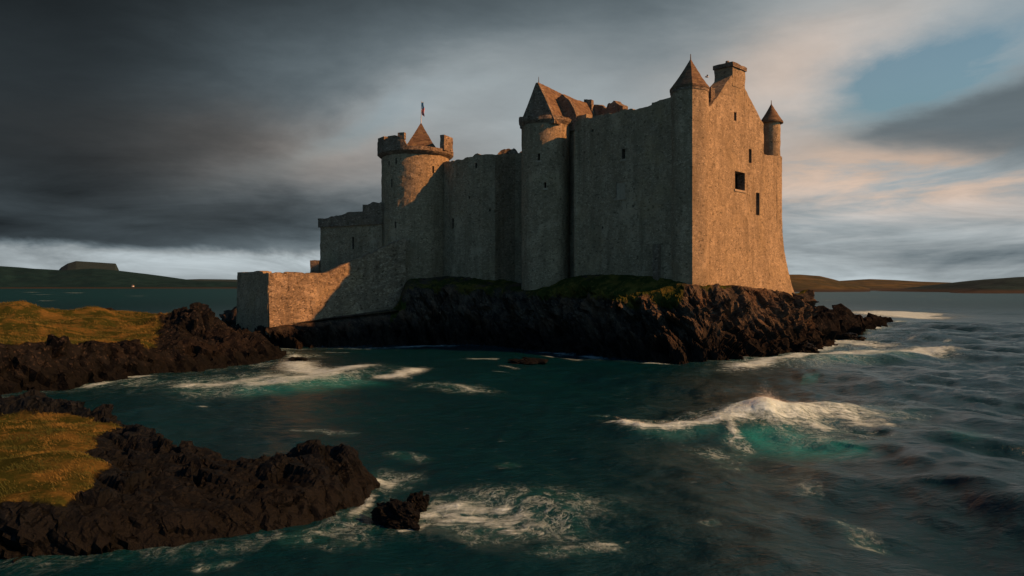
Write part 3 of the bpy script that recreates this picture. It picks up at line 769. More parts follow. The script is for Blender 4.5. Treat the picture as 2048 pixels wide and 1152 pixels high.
# ================================================================== shore terrain from coast outlines
def sdf(P, poly):
    d = np.full(len(P), 1e9); ins = np.zeros(len(P), bool); n = len(poly)
    for i in range(n):
        a, b = poly[i], poly[(i + 1) % n]; e = b - a; w = P - a
        t = np.clip((w @ e) / (e @ e), 0, 1); q = w - t[:, None] * e; d = np.minimum(d, (q * q).sum(1))
        c = (a[1] <= P[:, 1]) != (b[1] <= P[:, 1])
        if b[1] != a[1]:
            xi = a[0] + (P[:, 1] - a[1]) / (b[1] - a[1]) * e[0]; ins ^= c & (P[:, 0] < xi)
    d = np.sqrt(d); return np.where(ins, d, -d)
def rbf(P, ctl, pw=2.6, soft=2.0):
    num = den = 0
    for px, d, z in ctl:
        q = W(px, d); w = 1 / (((P - q) ** 2).sum(1) + soft ** 2) ** (pw / 2); num = num + w * z; den = den + w
    return num / den
def terrain(name, poly, hctl, spacing, cliff, cells, amps, turf_fn, mat, seed, soft=2.0, smooth_amp=.25, warp_amp=1.0, hfull=3.0):
    poly = np.array(poly); lo = poly.min(0) - 3; hi = poly.max(0) + 3
    xs = np.arange(lo[0], hi[0], spacing); ys = np.arange(lo[1], hi[1], spacing)
    X, Y = np.meshgrid(xs, ys); P = np.stack([X.ravel(), Y.ravel()], 1)
    p3 = np.column_stack([P, np.zeros(len(P))])
    wv = np.stack([fbm(p3 / 3.2, 3, seed), fbm(p3 / 3.2 + 50, 3, seed + 9)], 1) * warp_amp
    sd = sdf(P + wv, poly)
    hp = rbf(P, hctl, soft=soft)
    rise = sstep(-.6, cliff, sd)
    h = -1.8 + (hp + 1.8) * rise ** .8
    h = np.where(sd < 0, np.maximum(-1.8, -1.2 + sd * .4), h) * 1.0
    h = np.maximum(h, -1.9)
    tf = turf_fn(P, sd, hp) * sstep(cliff * .75, cliff * 1.5, sd + 1.2 * fbm(p3 / 2.2, 3, seed + 3))
    V = np.column_stack([P, h]).reshape(len(ys), len(xs), 3)
    gx = np.gradient(V, axis=1); gy = np.gradient(V, axis=0); N = np.cross(gx, gy); N /= np.linalg.norm(N, axis=2, keepdims=True)
    f = V.reshape(-1, 3); Nf = N.reshape(-1, 3)
    rk = 1 - np.clip(tf * 1.3, 0, 1)
    dsp = 0
    hk = np.clip(hp / hfull, .28, 1)
    for i, (c, a) in enumerate(zip(cells, amps)): dsp = dsp + facets(strata2(f + 31 * i, c), seed + 20 * i, .8) * a
    dsp = dsp * hk * rk * sstep(-1.5, .3, h) + (fbm(f / 6.5, 2, seed + 60) * 1.3 + fbm(f / 2.2, 3, seed + 61) * .22) * smooth_amp * (1 - rk)
    f = f + Nf * dsp[:, None]
    ok = (h > -1.75).reshape(len(ys), len(xs))
    kp = ok[:-1, :-1] | ok[1:, 1:] | ok[1:, :-1] | ok[:-1, 1:]
    F = grid_faces(len(ys), len(xs), False, kp)
    used = np.unique(F); mp = np.zeros(len(f), int); mp[used] = np.arange(len(used))
    struct(name, f[used], mp[F], mat, attrs={'turf': tf[used]}, smooth=False)
    return f, tf, (xs, ys)

# mid-distance grassy shore
poly = [W(-700, 60), W(-300, 64), W(-100, 67), W(0, 69.5), W(90, 72.5), W(180, 77), W(255, 81), W(330, 85), W(420, 91), W(500, 97), W(560, 101.5), W(592, 105.5), W(585, 111), W(520, 118), W(462, 124), W(440, 132), W(300, 140), W(100, 146), W(-300, 150), W(-800, 150)]
hc = [(0, 79, 4.1), (0, 95, 5.9), (0, 112, 7.5), (150, 85, 3.7), (150, 100, 5.2), (150, 118, 6.3), (240, 89, 3.0), (250, 104, 4.6), (300, 120, 5.5), (330, 101, 4.2), (350, 107, 6.4), (372, 106, 7.6), (398, 104, 8.6), (422, 104, 7.8), (440, 104, 4.4), (455, 104, 1.4), (400, 97, 2.3), (330, 92, 2.0), (540, 106, .8), (480, 108, 1.0), (480, 117, 1.4), (450, 122, 2.6), (430, 126, 3.6), (420, 115, 4.0), (-300, 78, 4.6), (-300, 112, 8.2), (-700, 110, 8), (-700, 75, 5), (0, 135, 5.5), (200, 135, 5.0), (350, 134, 4.4)]
def turf_a(P, sd, hp):
    px = P[:, 0] / P[:, 1] * FPX + 1024
    return np.clip((1 - sstep(235, 345, px - (P[:, 1] - 88) * 2.2 + 30 * fbm(np.column_stack([P / 4, P[:, 0] * 0]), 3, 4))) * 1.1, 0, 1)
TA = terrain('grassy_shore', poly, hc, .26, 4.5, (2.5, 1.1, .48), (.95, .5, .2), turf_a, M['shore'], 101, soft=1.5, smooth_amp=.8, hfull=4.5)
# foreground point
poly2 = [W(-900, 24), W(-400, 25.2), W(-100, 26), W(100, 26.8), W(250, 27.8), W(400, 28.8), W(470, 29.5), W(560, 30.8), W(640, 32.4), W(700, 34), W(752, 36), W(768, 39), W(735, 40), W(650, 40), W(560, 39.8), W(480, 39.8), W(400, 41.5), W(320, 44.5), W(200, 48.5), W(0, 51.5), W(-400, 54), W(-900, 50)]
hc2 = [(760, 37.5, .5), (740, 38, .9), (700, 38, 1.5), (640, 37.5, 1.9), (600, 37.6, 2.2), (565, 37.5, 1.7), (520, 37.5, 1.0), (470, 37.5, 1.1), (430, 38.5, 1.2), (380, 39.5, 1.4), (330, 41, 1.7), (280, 42.5, 2.2), (200, 44, 2.4), (100, 45.5, 2.7), (0, 47, 2.8), (150, 40, 2.4), (60, 41, 2.45), (0, 42, 2.5), (100, 33, 2.25), (190, 33.5, 2.1), (0, 31, 2.2), (80, 29, 1.9), (200, 30, 1.5), (300, 33, 1.5), (300, 30, 1.0), (400, 33, 1.0), (400, 31, .7), (480, 33.5, .9), (560, 33.5, .9), (640, 35, 1.2), (700, 36, 1.0), (-300, 35, 2.7), (-600, 40, 3), (-600, 30, 2.2)]
def turf_b(P, sd, hp):
    px = P[:, 0] / P[:, 1] * FPX + 1024
    q = np.column_stack([P / 2.2, P[:, 0] * 0])
    lim = np.interp(P[:, 1], [26, 29, 31, 33.5, 36, 40, 44, 47], [110, 135, 170, 200, 165, 215, 235, 60])
    return (1 - sstep(lim - 45, lim + 40, px + 34 * fbm(q, 3, 8))) * (1 - sstep(43.5, 45.5, P[:, 1] - .002 * px))
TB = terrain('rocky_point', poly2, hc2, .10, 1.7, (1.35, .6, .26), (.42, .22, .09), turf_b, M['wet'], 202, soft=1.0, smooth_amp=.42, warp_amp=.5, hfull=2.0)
# reef running out to the right
poly3 = [W(1632, 120), W(1650, 127), W(1668, 136), W(1700, 148), W(1735, 164), W(1760, 190), W(1796, 212), W(1798, 226), W(1770, 228), W(1735, 205), W(1690, 180), W(1640, 165), W(1600, 160), W(1590, 135)]
hc3 = [(1620, 135, 7.0), (1630, 143, 7.6), (1652, 150, 6.6), (1660, 140, 3.4), (1685, 160, 6.2), (1690, 150, 2.6), (1705, 170, 4.6), (1735, 185, 3.6), (1765, 205, 2.8), (1788, 218, 1.6), (1640, 128, 2.5), (1720, 168, 1.8)]
terrain('reef', poly3, hc3, .42, 5.5, (3.2, 1.4), (1.35, .6), lambda P, sd, hp: 0 * sd, M['shore'], 303, soft=3)

# boulders in the water
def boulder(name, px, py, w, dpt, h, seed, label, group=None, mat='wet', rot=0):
    c = S(px, py); 
    th = np.linspace(0, np.pi, 40); a = np.linspace(0, 2 * np.pi, 72, endpoint=False)
    T, A_ = np.meshgrid(th, a, indexing='ij')
    V = np.stack([np.sin(T) * np.cos(A_), np.sin(T) * np.sin(A_), np.cos(T)], -1).reshape(-1, 3)
    N = V.copy(); sc_ = np.array([w / 2, dpt / 2, h])
    k = facets(V * 1.25 + seed * 3.7, seed, .8) * .28 + facets(V * 3 + seed, seed + 5, .9) * .11 + facets(V * 7 + seed, seed + 9, .9) * .035
    V = (V * (1 + k)[:, None]) * sc_
    cr, sr = math.cos(rot), math.sin(rot); V[:, :2] = np.stack([V[:, 0] * cr - V[:, 1] * sr, V[:, 0] * sr + V[:, 1] * cr], 1)
    me = mesh(name, V, grid_faces(40, 72, True), M[mat], attrs={'turf': np.zeros(len(V))})
    o = bpy.data.objects.new(name, me); COL.objects.link(o); o.location = (c[0], c[1], -.15)
    o['label'] = label; o['category'] = 'rock'
    if group: o['group'] = group
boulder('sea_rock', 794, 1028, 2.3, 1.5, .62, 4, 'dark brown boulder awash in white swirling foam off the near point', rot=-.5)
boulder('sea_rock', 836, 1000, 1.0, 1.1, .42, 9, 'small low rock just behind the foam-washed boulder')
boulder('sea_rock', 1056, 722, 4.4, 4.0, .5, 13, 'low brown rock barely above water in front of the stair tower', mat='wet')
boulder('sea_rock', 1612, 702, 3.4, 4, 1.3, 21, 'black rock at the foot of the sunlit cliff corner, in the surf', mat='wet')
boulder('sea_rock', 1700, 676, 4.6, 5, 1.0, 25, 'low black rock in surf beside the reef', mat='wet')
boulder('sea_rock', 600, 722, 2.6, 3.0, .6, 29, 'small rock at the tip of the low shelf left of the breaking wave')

# ================================================================== grass blades on the turf
def blades(name, T, nb, hmin, hmax, label, box, seed):
    f, tf, (xs, ys) = T
    r = np.random.default_rng(seed)
    ok = np.where((tf > .48) & (f[:, 0] > box[0]) & (f[:, 0] < box[1]) & (f[:, 1] > box[2]) & (f[:, 1] < box[3]))[0]
    clump = fbm(f[ok] / 1.1, 3, seed)
    pr = np.clip(clump + .45, .02, 2) ** 2; pr /= pr.sum()
    idx = r.choice(ok, nb, p=pr); sp = xs[1] - xs[0]
    p = f[idx] + np.column_stack([(r.random((nb, 2)) - .5) * sp * 1.4, np.zeros(nb)])
    h = hmin + (hmax - hmin) * r.random(nb) ** 1.6; a = r.random(nb) * 2 * np.pi; w = h * .07 + .006
    u = np.column_stack([np.cos(a), np.sin(a), 0 * a]); ln_ = np.column_stack([-.55 * h + .25 * h * r.normal(size=nb), .3 * h * r.normal(size=nb), h])
    p[:, 2] -= .03
    V = np.stack([p - u * w[:, None], p + u * w[:, None], p + ln_ * .55 + u * w[:, None] * .6, p + ln_ * .55 - u * w[:, None] * .6, p + ln_ * np.array([1.25, 1.25, .92])], 1).reshape(-1, 3)
    b = np.arange(nb) * 5
    struct(name, V, [np.stack([b, b + 1, b + 2, b + 3], 1), np.stack([b + 3, b + 2, b + 4], 1)], M['blade'], kind='stuff', label=label, cat='grass')
g = material('grass_blades')
nn_ = g.noise(g.pos, .5, 4, .6)
M['blade'] = finish(g, g.mix(g.step(nn_, .36, .56), (.155, .112, .033), (.045, .058, .017)), .8, spec=.1)
blades('grass', TB, 60000, .05, .17, 'short golden turf covering the near point', (-60, 0, 20, 60), 5)
blades('grass', TA, 60000, .10, .38, 'rough golden grass on the farther shore', (-95, -25, 60, 150), 6)

# ================================================================== far land
def ridge(name, prof, d, depth, mat, shore_py, seed, amp=6, back=None, cliff=False, nx=260, nd=40):
    """hill range: crest profile given as photo points at distance d, falling to the shore in front"""
    pxs = np.linspace(prof[0][0], prof[-1][0], nx)
    pys = np.interp(pxs, [p for p, _ in prof], [y for _, y in prof])
    zc = (HOR - pys) / FPX * d + EYE
    ds = 15000 / (shore_py - HOR)
    t = np.linspace(0, 1, nd)[:, None]
    D = ds + (d - ds) * t + 0 * pxs[None]
    prof_t = t ** (.75 if not cliff else .5)
    Xc = (pxs - 1024) / FPX * d
    X = Xc[None] * (.62 + .38 * t) if False else (pxs[None] - 1024) / FPX * D
    Zg = -2 + (zc[None] + 2) * prof_t
    p = np.column_stack([X.ravel(), D.ravel(), Zg.ravel()])
    Zg = Zg + (fbm(p / (d * .035), 4, seed) * amp * np.sin(np.pi * np.clip(t, 0, 1)) ** .8 .__float__() if False else (fbm(p / (d * .035), 5, seed).reshape(Zg.shape) * amp * np.sin(np.pi * t) ))
    t2 = np.linspace(0, 1, 12)[1:, None]
    D2 = d + depth * t2 + 0 * pxs[None]; X2 = Xc[None] + 0 * D2; Z2 = -3 + (zc[None] + 3) * (1 - t2 ** 1.6)
    V = np.concatenate([np.dstack([X, D, Zg]), np.dstack([X2, D2, Z2])]).reshape(-1, 3)
    return struct(name, V, grid_faces(nd + 11, nx), mat, smooth=True)
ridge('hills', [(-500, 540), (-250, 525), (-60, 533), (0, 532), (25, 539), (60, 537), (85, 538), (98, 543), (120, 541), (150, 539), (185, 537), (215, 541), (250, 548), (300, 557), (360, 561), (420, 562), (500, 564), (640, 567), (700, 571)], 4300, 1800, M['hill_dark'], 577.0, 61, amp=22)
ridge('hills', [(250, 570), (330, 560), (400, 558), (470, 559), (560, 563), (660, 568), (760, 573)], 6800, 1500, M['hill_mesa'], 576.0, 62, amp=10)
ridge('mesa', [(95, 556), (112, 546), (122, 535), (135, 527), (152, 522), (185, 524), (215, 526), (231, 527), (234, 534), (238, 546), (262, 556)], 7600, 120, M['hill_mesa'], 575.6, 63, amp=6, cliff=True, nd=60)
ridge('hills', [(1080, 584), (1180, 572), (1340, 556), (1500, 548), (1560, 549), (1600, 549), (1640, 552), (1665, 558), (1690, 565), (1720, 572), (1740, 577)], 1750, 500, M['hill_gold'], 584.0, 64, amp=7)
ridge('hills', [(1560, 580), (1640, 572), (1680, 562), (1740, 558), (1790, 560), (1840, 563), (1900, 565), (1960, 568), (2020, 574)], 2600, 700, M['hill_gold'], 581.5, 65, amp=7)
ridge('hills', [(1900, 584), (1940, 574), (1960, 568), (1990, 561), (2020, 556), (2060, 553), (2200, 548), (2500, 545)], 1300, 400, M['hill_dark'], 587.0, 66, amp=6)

# tiny white cottage on the far shore
dC = 3800; cc = W(266, dC); zb = 9.0
cot = thing('cottage', (cc[0], cc[1], zb), 'tiny white cottage on the far dark shore below the hills', 'house')
V, F = box(cc, np.array([1., 0]), np.array([0, 1.]), 8, 6, zb - 2, zb + 4.8); part('wall', cot, V, F, M['white'])
V = np.array([[-5, -4, 5.4], [5, -4, 5.4], [5, 4, 5.4], [-5, 4, 5.4], [-5, 0, 9], [5, 0, 9]]) + np.array([*cc, zb])
part('roof', cot, V, [[0, 1, 5, 4], [2, 3, 4, 5], [1, 2, 5], [3, 0, 4], [0, 3, 2, 1]], M['slate'])
# gull in the air by the gable
gp = np.array([*W(1414, 116), Z(154, 116)])
gull_ = thing('gull', tuple(gp), 'tiny gull in flight between the near turret and the chimney', 'bird')
V, F = ball((0, 0, 0), .13, 10, .8); V[:, 0] *= 2.3; part('body', gull_, V + gp, F, M['feather'], smooth=True)
for s in (1, -1):
    wv_ = np.array([[-.12, 0, .03], [.14, 0, .03], [.10, s * .32, .24], [-.12, s * .32, .24], [-.16, s * .75, .14]])
    wv2 = wv_ + np.array([0, 0, .025])
    part('wing', gull_, np.vstack([wv_, wv2]) + gp, [[0, 1, 2, 3], [3, 2, 4], [8, 7, 6, 5], [9, 7, 8]], M['feather'])

# ================================================================== THE SEA
def rows_d():
    out = [9.0]
    while out[-1] < 60: out.append(out[-1] * 1.0042)
    while out[-1] < 210: out.append(out[-1] * 1.0065)
    while out[-1] < 45000: out.append(out[-1] * 1.028)
    return np.array(out)
dd = rows_d(); ncol = 560
uu = np.linspace(-1, 1, ncol)
half_w = dd * .80 + 14
X = half_w[:, None] * uu[None]; Y = np.broadcast_to(dd[:, None], X.shape)
P = np.stack([X.ravel(), Y.ravel()], 1)
space = np.repeat(np.maximum(np.gradient(dd), half_w * 2 / ncol * .8), ncol)
H = np.zeros(len(P))
wr = np.random.default_rng(21)
lee = .45 + .75 * sstep(-10, 40, P[:, 0] + .15 * (P[:, 1] - 60)) 
lee *= 1 - .55 * sstep(70, 105, P[:, 1]) * (1 - sstep(35, 60, P[:, 0])) 
for k in range(64):
    lam = 1.3 * (30 / 1.3) ** ((k + .5) / 64)
    ang_ = math.radians(205) + wr.normal() * (.75 if lam < 8 else .45)
    kx, ky = math.cos(ang_) * 2 * np.pi / lam, math.sin(ang_) * 2 * np.pi / lam
    ph = wr.random() * 6.283; am = .0085 * lam ** .95 * (.6 + .8 * wr.random()) * (.8 if lam > 14 else 1)
    fl_ = 1 - sstep(lam / 4.0, lam / 2.0, space)
    w_ = np.sin(P[:, 0] * kx + P[:, 1] * ky + ph + .9 * np.sin(P[:, 0] * .05 * wr.random() + P[:, 1] * .07 + ph))
    H += am * fl_ * (w_ - .35 * (np.abs(w_) ** 1.5) * .6) 
H *= lee * .72
p3 = np.column_stack([P, 0 * H])
def seg_d(poly):
    """distance to a polyline, and where along it (0..1) the nearest point is"""
    d = np.full(len(P), 1e9); tt = np.zeros(len(P)); sg = np.zeros(len(P)); n = len(poly) - 1
    for i in range(n):
        a, b = poly[i], poly[i + 1]; e = b - a; w = P - a
        t = np.clip((w @ e) / (e @ e), 0, 1); q = w - t[:, None] * e; r = np.hypot(q[:, 0], q[:, 1])
        m = r < d; d[m] = r[m]; tt[m] = (i + t[m]) / n; sg[m] = np.sign(e[0] * w[m, 1] - e[1] * w[m, 0])
    return d, tt, sg
def ridge_wave(pts, hts, wf, wb, z=1.0):
    """breaking swell: crest line, height along it, front and back half width"""
    poly = np.array([S(px, py, zc) for (px, py), zc in zip(pts, hts)])
    d, t, sg = seg_d(poly)
    h = np.interp(t, np.linspace(0, 1, len(hts)), hts)
    w = np.where(sg > 0, wb, wf)                                # sg>0: beyond the crest (left-to-right line)
    return h * np.exp(-(d / w) ** 2 * 1.2) * 1.0, d, t, sg
main = [(1205, 838), (1240, 838), (1280, 846), (1340, 846), (1400, 838), (1450, 826), (1490, 812), (1530, 797), (1570, 806), (1640, 806), (1700, 803), (1750, 818), (1810, 838)]
mh = [.2, .55, .6, .6, .75, 1.0, 1.35, 1.8, 1.35, 1.1, 1.0, .6, .15]
r1, d1, t1, g1 = ridge_wave(main, mh, 2.0, 4.5)
H = H * (1 - .6 * np.exp(-(d1 / 5) ** 2)) + r1 * (1 + .24 * fbm(p3 / 1.5, 3, 44) + .22 * fbm(p3 / 5.0, 2, 45))
sw2, d2, t2_, g2 = ridge_wave([(1780, 900), (1850, 905), (1920, 930), (2000, 965), (2100, 1010)], [.3, .6, .65, .6, .4], 2.6, 4.5); H += sw2
sw3, d3, t3, g3 = ridge_wave([(1820, 858), (1900, 850), (1980, 858), (2060, 875)], [.2, .6, .6, .3], 2.0, 3.5); H += sw3
sw4, d4, _, _ = ridge_wave([(1560, 905), (1640, 925), (1730, 935), (1800, 955)], [.1, .4, .4, .2], 1.6, 3.0); H += sw4
sw5, _, _, _ = ridge_wave([(450, 770), (560, 766), (640, 748), (745, 730), (835, 745)], [.1, .35, .6, .6, .3], 3.0, 6.0); H += sw5
sw6, _, _, _ = ridge_wave([(1480, 730), (1560, 718), (1650, 706), (1780, 706), (1900, 698)], [.2, .6, .8, .7, .3], 3.5, 8.0); H += sw6

foam = np.zeros(len(P)); lace = np.zeros(len(P)); aer_glow = np.zeros(len(P))
def paint(arr, pts, w, s, z=0.0, ends=True, hard=1.0):
    poly = np.array([S(px, py, z) for px, py in pts]); d, t, _ = seg_d(poly)
    v = s * np.exp(-(d / w) ** 2 * hard)
    if ends: v = v * (.35 + .65 * sstep(0, .15, t) * (1 - sstep(.85, 1, t)))
    np.maximum(arr, v, out=arr)
# main breaker
foam = np.maximum(foam, np.interp(t1, np.linspace(0, 1, 13), [.2, 1, 1, .95, .95, 1, 1.1, 1.2, 1.05, .85, .75, .55, .2]) * np.exp(-(d1 / np.where(g1 > 0, np.interp(t1, [0, .35, .5, .6, 1], [1.2, 1.1, 1.8, 3.3, 2.8]), np.interp(t1, [0, .35, .5, .62, 1], [.7, .8, 1.5, 2.6, 1.8]))) ** 2))
paint(foam, [(1448, 836), (1462, 852), (1480, 864)], .55, .75, .3); paint(lace, [(1470, 860), (1490, 878), (1510, 888)], .9, .85, .3)
paint(lace, [(1400, 905), (1450, 895), (1510, 900)], 2.2, .62); paint(lace, [(1440, 915), (1480, 925)], 1.5, .55)
paint(lace, [(1560, 830), (1640, 850), (1720, 870)], 4.0, .8, .4); paint(lace, [(1480, 805), (1580, 800), (1680, 800), (1780, 825)], 5.5, .95, .7); paint(lace, [(1230, 836), (1340, 842), (1460, 822)], 2.6, .7, .5); paint(foam, [(1540, 825), (1600, 832), (1680, 845)], 1.8, .72, .6); paint(foam, [(1600, 815), (1680, 815), (1760, 840)], 2.6, .74, .6)
paint(aer_glow, [(1500, 850), (1560, 865), (1640, 880), (1730, 880)], 3.2, 1.0, .3); paint(aer_glow, [(1240, 850), (1340, 862), (1450, 850)], 1.6, .45, .3); paint(aer_glow, [(1600, 750), (1640, 752)], 5, .55); paint(aer_glow, [(1880, 868), (1980, 872)], 2.0, .5)
# right surf
paint(foam, [(1455, 732), (1500, 726), (1545, 718), (1600, 708), (1660, 702)], 2.4, .95, .3); paint(foam, [(1600, 704), (1660, 700), (1740, 702), (1820, 700), (1905, 692)], 4.6, 1.1, .4); paint(foam, [(1640, 690), (1680, 678), (1720, 684), (1780, 694)], 4.6, .9)
paint(lace, [(1480, 730), (1560, 716), (1700, 705), (1880, 698)], 9, .9); paint(aer_glow, [(1580, 720), (1700, 712), (1800, 708)], 7, .6)
paint(foam, [(1745, 622), (1790, 626), (1830, 632), (1875, 632)], 17, 1.2)
paint(foam, [(1650, 655), (1700, 662), (1745, 655)], 3, .55)
# left breaker
paint(foam, [(588, 715), (600, 730), (640, 742), (690, 738), (740, 724)], 2.9, .95, .3); paint(foam, [(470, 765), (560, 762), (640, 750), (690, 744)], 3.4, .85, .2); paint(foam, [(740, 748), (790, 750), (828, 740), (836, 732)], 1.7, .9, .2)
paint(lace, [(330, 770), (450, 765), (600, 752), (730, 745)], 8.5, .95); paint(foam, [(330, 768), (420, 766), (500, 758), (580, 744)], 2.6, .72, .1); paint(lace, [(830, 765), (900, 770), (970, 786)], 3.0, .7); paint(aer_glow, [(450, 775), (560, 770), (660, 762), (720, 755)], 6.5, .9); paint(lace, [(230, 770), (340, 760)], 4, .6)
paint(foam, [(240, 752), (275, 754), (300, 750)], 1.4, .75); paint(foam, [(188, 764), (212, 760)], .9, .7); paint(foam, [(0, 803), (40, 798), (70, 796)], .8, .62); paint(lace, [(0, 806), (80, 798)], 2, .6)
# foreground wash
paint(foam, [(842, 1020), (870, 1005), (920, 1000), (960, 1012)], .9, .75); paint(foam, [(790, 1046), (830, 1040), (860, 1022)], .35, .7); paint(foam, [(1000, 1040), (1030, 1050), (1080, 1030)], .6, .62); paint(foam, [(880, 1018), (960, 1006), (1030, 1012)], .7, .72)
paint(lace, [(840, 1030), (920, 1010), (1040, 1005), (1200, 1010)], 2.8, 1.0); paint(foam, [(850, 1030), (930, 1022), (1010, 1030), (1070, 1015)], .8, .70); paint(lace, [(900, 1045), (1040, 1040), (1180, 1035)], 2.2, .85); paint(lace, [(1060, 1090), (1160, 1085), (1250, 1072)], .8, .66); paint(foam, [(1110, 1085), (1180, 1080), (1240, 1070)], .4, .5)
paint(lace, [(720, 1000), (680, 1040), (600, 1070), (540, 1080)], 1.2, .68); paint(foam, [(755, 965), (730, 990), (700, 1020)], .4, .72); paint(foam, [(620, 1050), (670, 1052), (690, 1040)], .55, .5); paint(lace, [(760, 1030), (700, 1070), (620, 1085)], 1.3, .5)
paint(lace, [(380, 1135), (430, 1128), (470, 1118)], .5, .7); paint(lace, [(780, 905), (820, 912), (858, 925)], .7, .85); paint(lace, [(1000, 935), (1035, 928)], .7, .78); paint(lace, [(800, 950), (840, 940)], .6, .6)
paint(lace, [(1690, 1020), (1720, 1045), (1755, 1080)], .75, .85); paint(foam, [(1700, 1035), (1740, 1070)], .3, .45); paint(lace, [(1590, 960), (1650, 965)], 1.4, .52); paint(lace, [(1400, 1045), (1440, 1040)], .4, .62)
# water's edge and odd flecks
paint(foam, [(880, 768), (910, 766), (940, 776), (970, 785)], .8, .62); paint(foam, [(930, 718), (1000, 714)], 1.2, .6); paint(foam, [(1080, 707), (1130, 712), (1170, 718)], .9, .62); paint(foam, [(1285, 727), (1310, 724), (1345, 727)], .9, .68); paint(foam, [(640, 702), (700, 703)], .8, .5); paint(foam, [(395, 804), (415, 804)], .7, .68); paint(foam, [(1000, 730), (1040, 736)], .8, .5); paint(foam, [(985, 742), (1020, 744)], .7, .5)
paint(lace, [(560, 865), (640, 862), (720, 872)], 1.0, .5); paint(lace, [(1180, 830), (1220, 832)], .8, .6)
for k in range(46):                                            # scattered whitecaps out on the open sea
    px = wr.uniform(-50, 2100); py = 573 + wr.uniform(6, 140) if px > 1600 else 573 + wr.uniform(6, 30)
    if 440 < px < 1640: continue
    s_ = S(px, py); paint(foam, [(px - 6, py), (px + 8, py + .6)], 1.1 + .012 * s_[1], wr.uniform(.45, .62))
def wash(poly, wf, wl, kf, kl, seed):
    near = np.where((P[:, 1] < 270) & (np.abs(P[:, 0]) < 170))[0]
    d = np.abs(sdf(P[near] + .5 * np.stack([fbm(p3[near] / 2.2, 2, seed), fbm(p3[near] / 2.2 + 9, 2, seed)], 1), np.array(poly)))
    nm = sstep(-.15, .45, fbm(p3[near] / 6.0, 3, seed + 5))
    foam[near] = np.maximum(foam[near], kf * nm * np.exp(-(d / wf) ** 2)); lace[near] = np.maximum(lace[near], kl * (.35 + .65 * nm) * np.exp(-(d / wl) ** 2))
wash(poly2, .55, 1.8, 1.0, .95, 301); wash(poly, 1.2, 4.0, .9, .9, 302); wash(poly3, 1.8, 5, .9, .8, 303)
wash([c[2][:2] for c in ctl], 1.0, 3.0, .62, .6, 304)
# lumps in the thick foam
H += np.clip(foam - .45, 0, 1) * (.22 * fbm(p3 / .8, 4, 90) + .10) * (1 - sstep(.2, .8, space))
H += np.clip(foam - .8, 0, 1) * 1.1 * np.clip(fbm(p3 / 1.3, 4, 91), 0, 1) * np.exp(-(d1 / 1.6) ** 2)
V = np.column_stack([P, H])

g = material('sea_water')
af, al, aa = g.attr('foam'), g.attr('lace'), g.attr('aer_glow')
flow = g.scale(g.pos, (1, .62, 1))
wrp = g.noise(flow, .5, 4, .6, color=True)
pw = g.vadd(flow, g.scale(wrp, (2.6, 2.2, 0)))
web1 = g.vor(pw, .95, 'DISTANCE_TO_EDGE'); web2 = g.vor(g.vadd(flow, g.scale(g.noise(flow, 1.3, 4, .65, color=True), (1.3, 1.1, 0))), 2.2, 'DISTANCE_TO_EDGE')
nz1 = g.noise(g.scale(g.pos, (.8, .55, 1)), 1.4, 8, .68, 1.2); nz2 = g.noise(g.scale(g.pos, (.35, .9, 1)), 2.4, 6, .7, .8)
l1 = g.m('SUBTRACT', 1.0, g.step(web1, .0, .10)); l2 = g.m('SUBTRACT', 1.0, g.step(web2, .0, .11))
wk = g.step(g.noise(flow, 3.2, 6, .7), .38, .62, .15, 1.0)
web = g.mul(wk, g.m('MAXIMUM', g.mul(l1, .62), g.mul(l2, .5)))
patch = g.step(g.noise(flow, .55, 5, .65, 1.5), .40, .62)
wisp = g.step(g.noise(g.vadd(g.scale(flow, (.7, 1.3, 1)), g.scale(wrp, (1.5, 1.5, 0))), 1.6, 9, .74, 1.6), .46, .74)
fm_l = g.mul(g.step(al, .08, .75), g.mul(patch, g.m('MAXIMUM', web, wisp)))
stk = g.noise(g.vadd(g.scale(g.pos, (.35, 1.5, 1)), g.scale(wrp, (1.2, 1.6, 0))), 1.7, 8, .72, .6)
dense = g.step(g.add(af, g.add(g.mul(g.sub(nz1, .5), 1.0), g.mul(g.sub(stk, .5), 1.9))), .26, 1.0)
dense = g.mul(dense, g.add(.72, g.mul(g.step(nz2, .35, .65), .28)))
fmask = g.m('MAXIMUM', dense, fm_l, clamp=True)
deep = g.mix(g.noise(g.pos, .045, 4), (.0006, .015, .027), (.0006, .027, .043))
fdist = g.n('ShaderNodeVectorMath', operation='LENGTH'); g.put(fdist.inputs[0], g.pos)
deep = g.mix(g.step(fdist.outputs['Value'], 150, 900), deep, (.001, .034, .052))  # bluer far out: the reflected sky put into the water colour
deep = g.mix(g.step(aa, .1, 1.0, 0, .9), deep, (.006, .16, .185))  # aerated teal, with light through the waves painted in
deep = g.mix(g.mul(g.step(al, .1, .8), .45), deep, (.012, .085, .10))
fcol = g.mix(nz1, (.38, .60, .75), (.56, .80, .96))
col = g.mix(fmask, deep, fcol)
bs = g.noise(g.scale(g.pos, (1.0, 1.5, 1)), .9, 7, .62, .3); bs2 = g.noise(g.scale(g.pos, (.6, 1.1, 1)), .12, 4, .6)
bs3 = g.noise(g.scale(g.pos, (1.0, 1.7, 1)), 3.6, 5, .65)
hgt = g.add(g.add(g.mul(bs, .62), g.mul(bs3, .20)), g.add(g.mul(bs2, 2.2), g.mul(fmask, .25)))
bp = g.n('ShaderNodeBump', {'Strength': .7, 'Distance': .55, 'Height': hgt})
g.put(g.b.inputs['Normal'], bp.outputs[0])
ln_d = g.n('ShaderNodeVectorMath', operation='LENGTH'); g.put(ln_d.inputs[0], g.pos)
farw = g.step(ln_d.outputs['Value'], 90, 520)             # beyond here the chop is too fine for the mesh: roughness stands for it
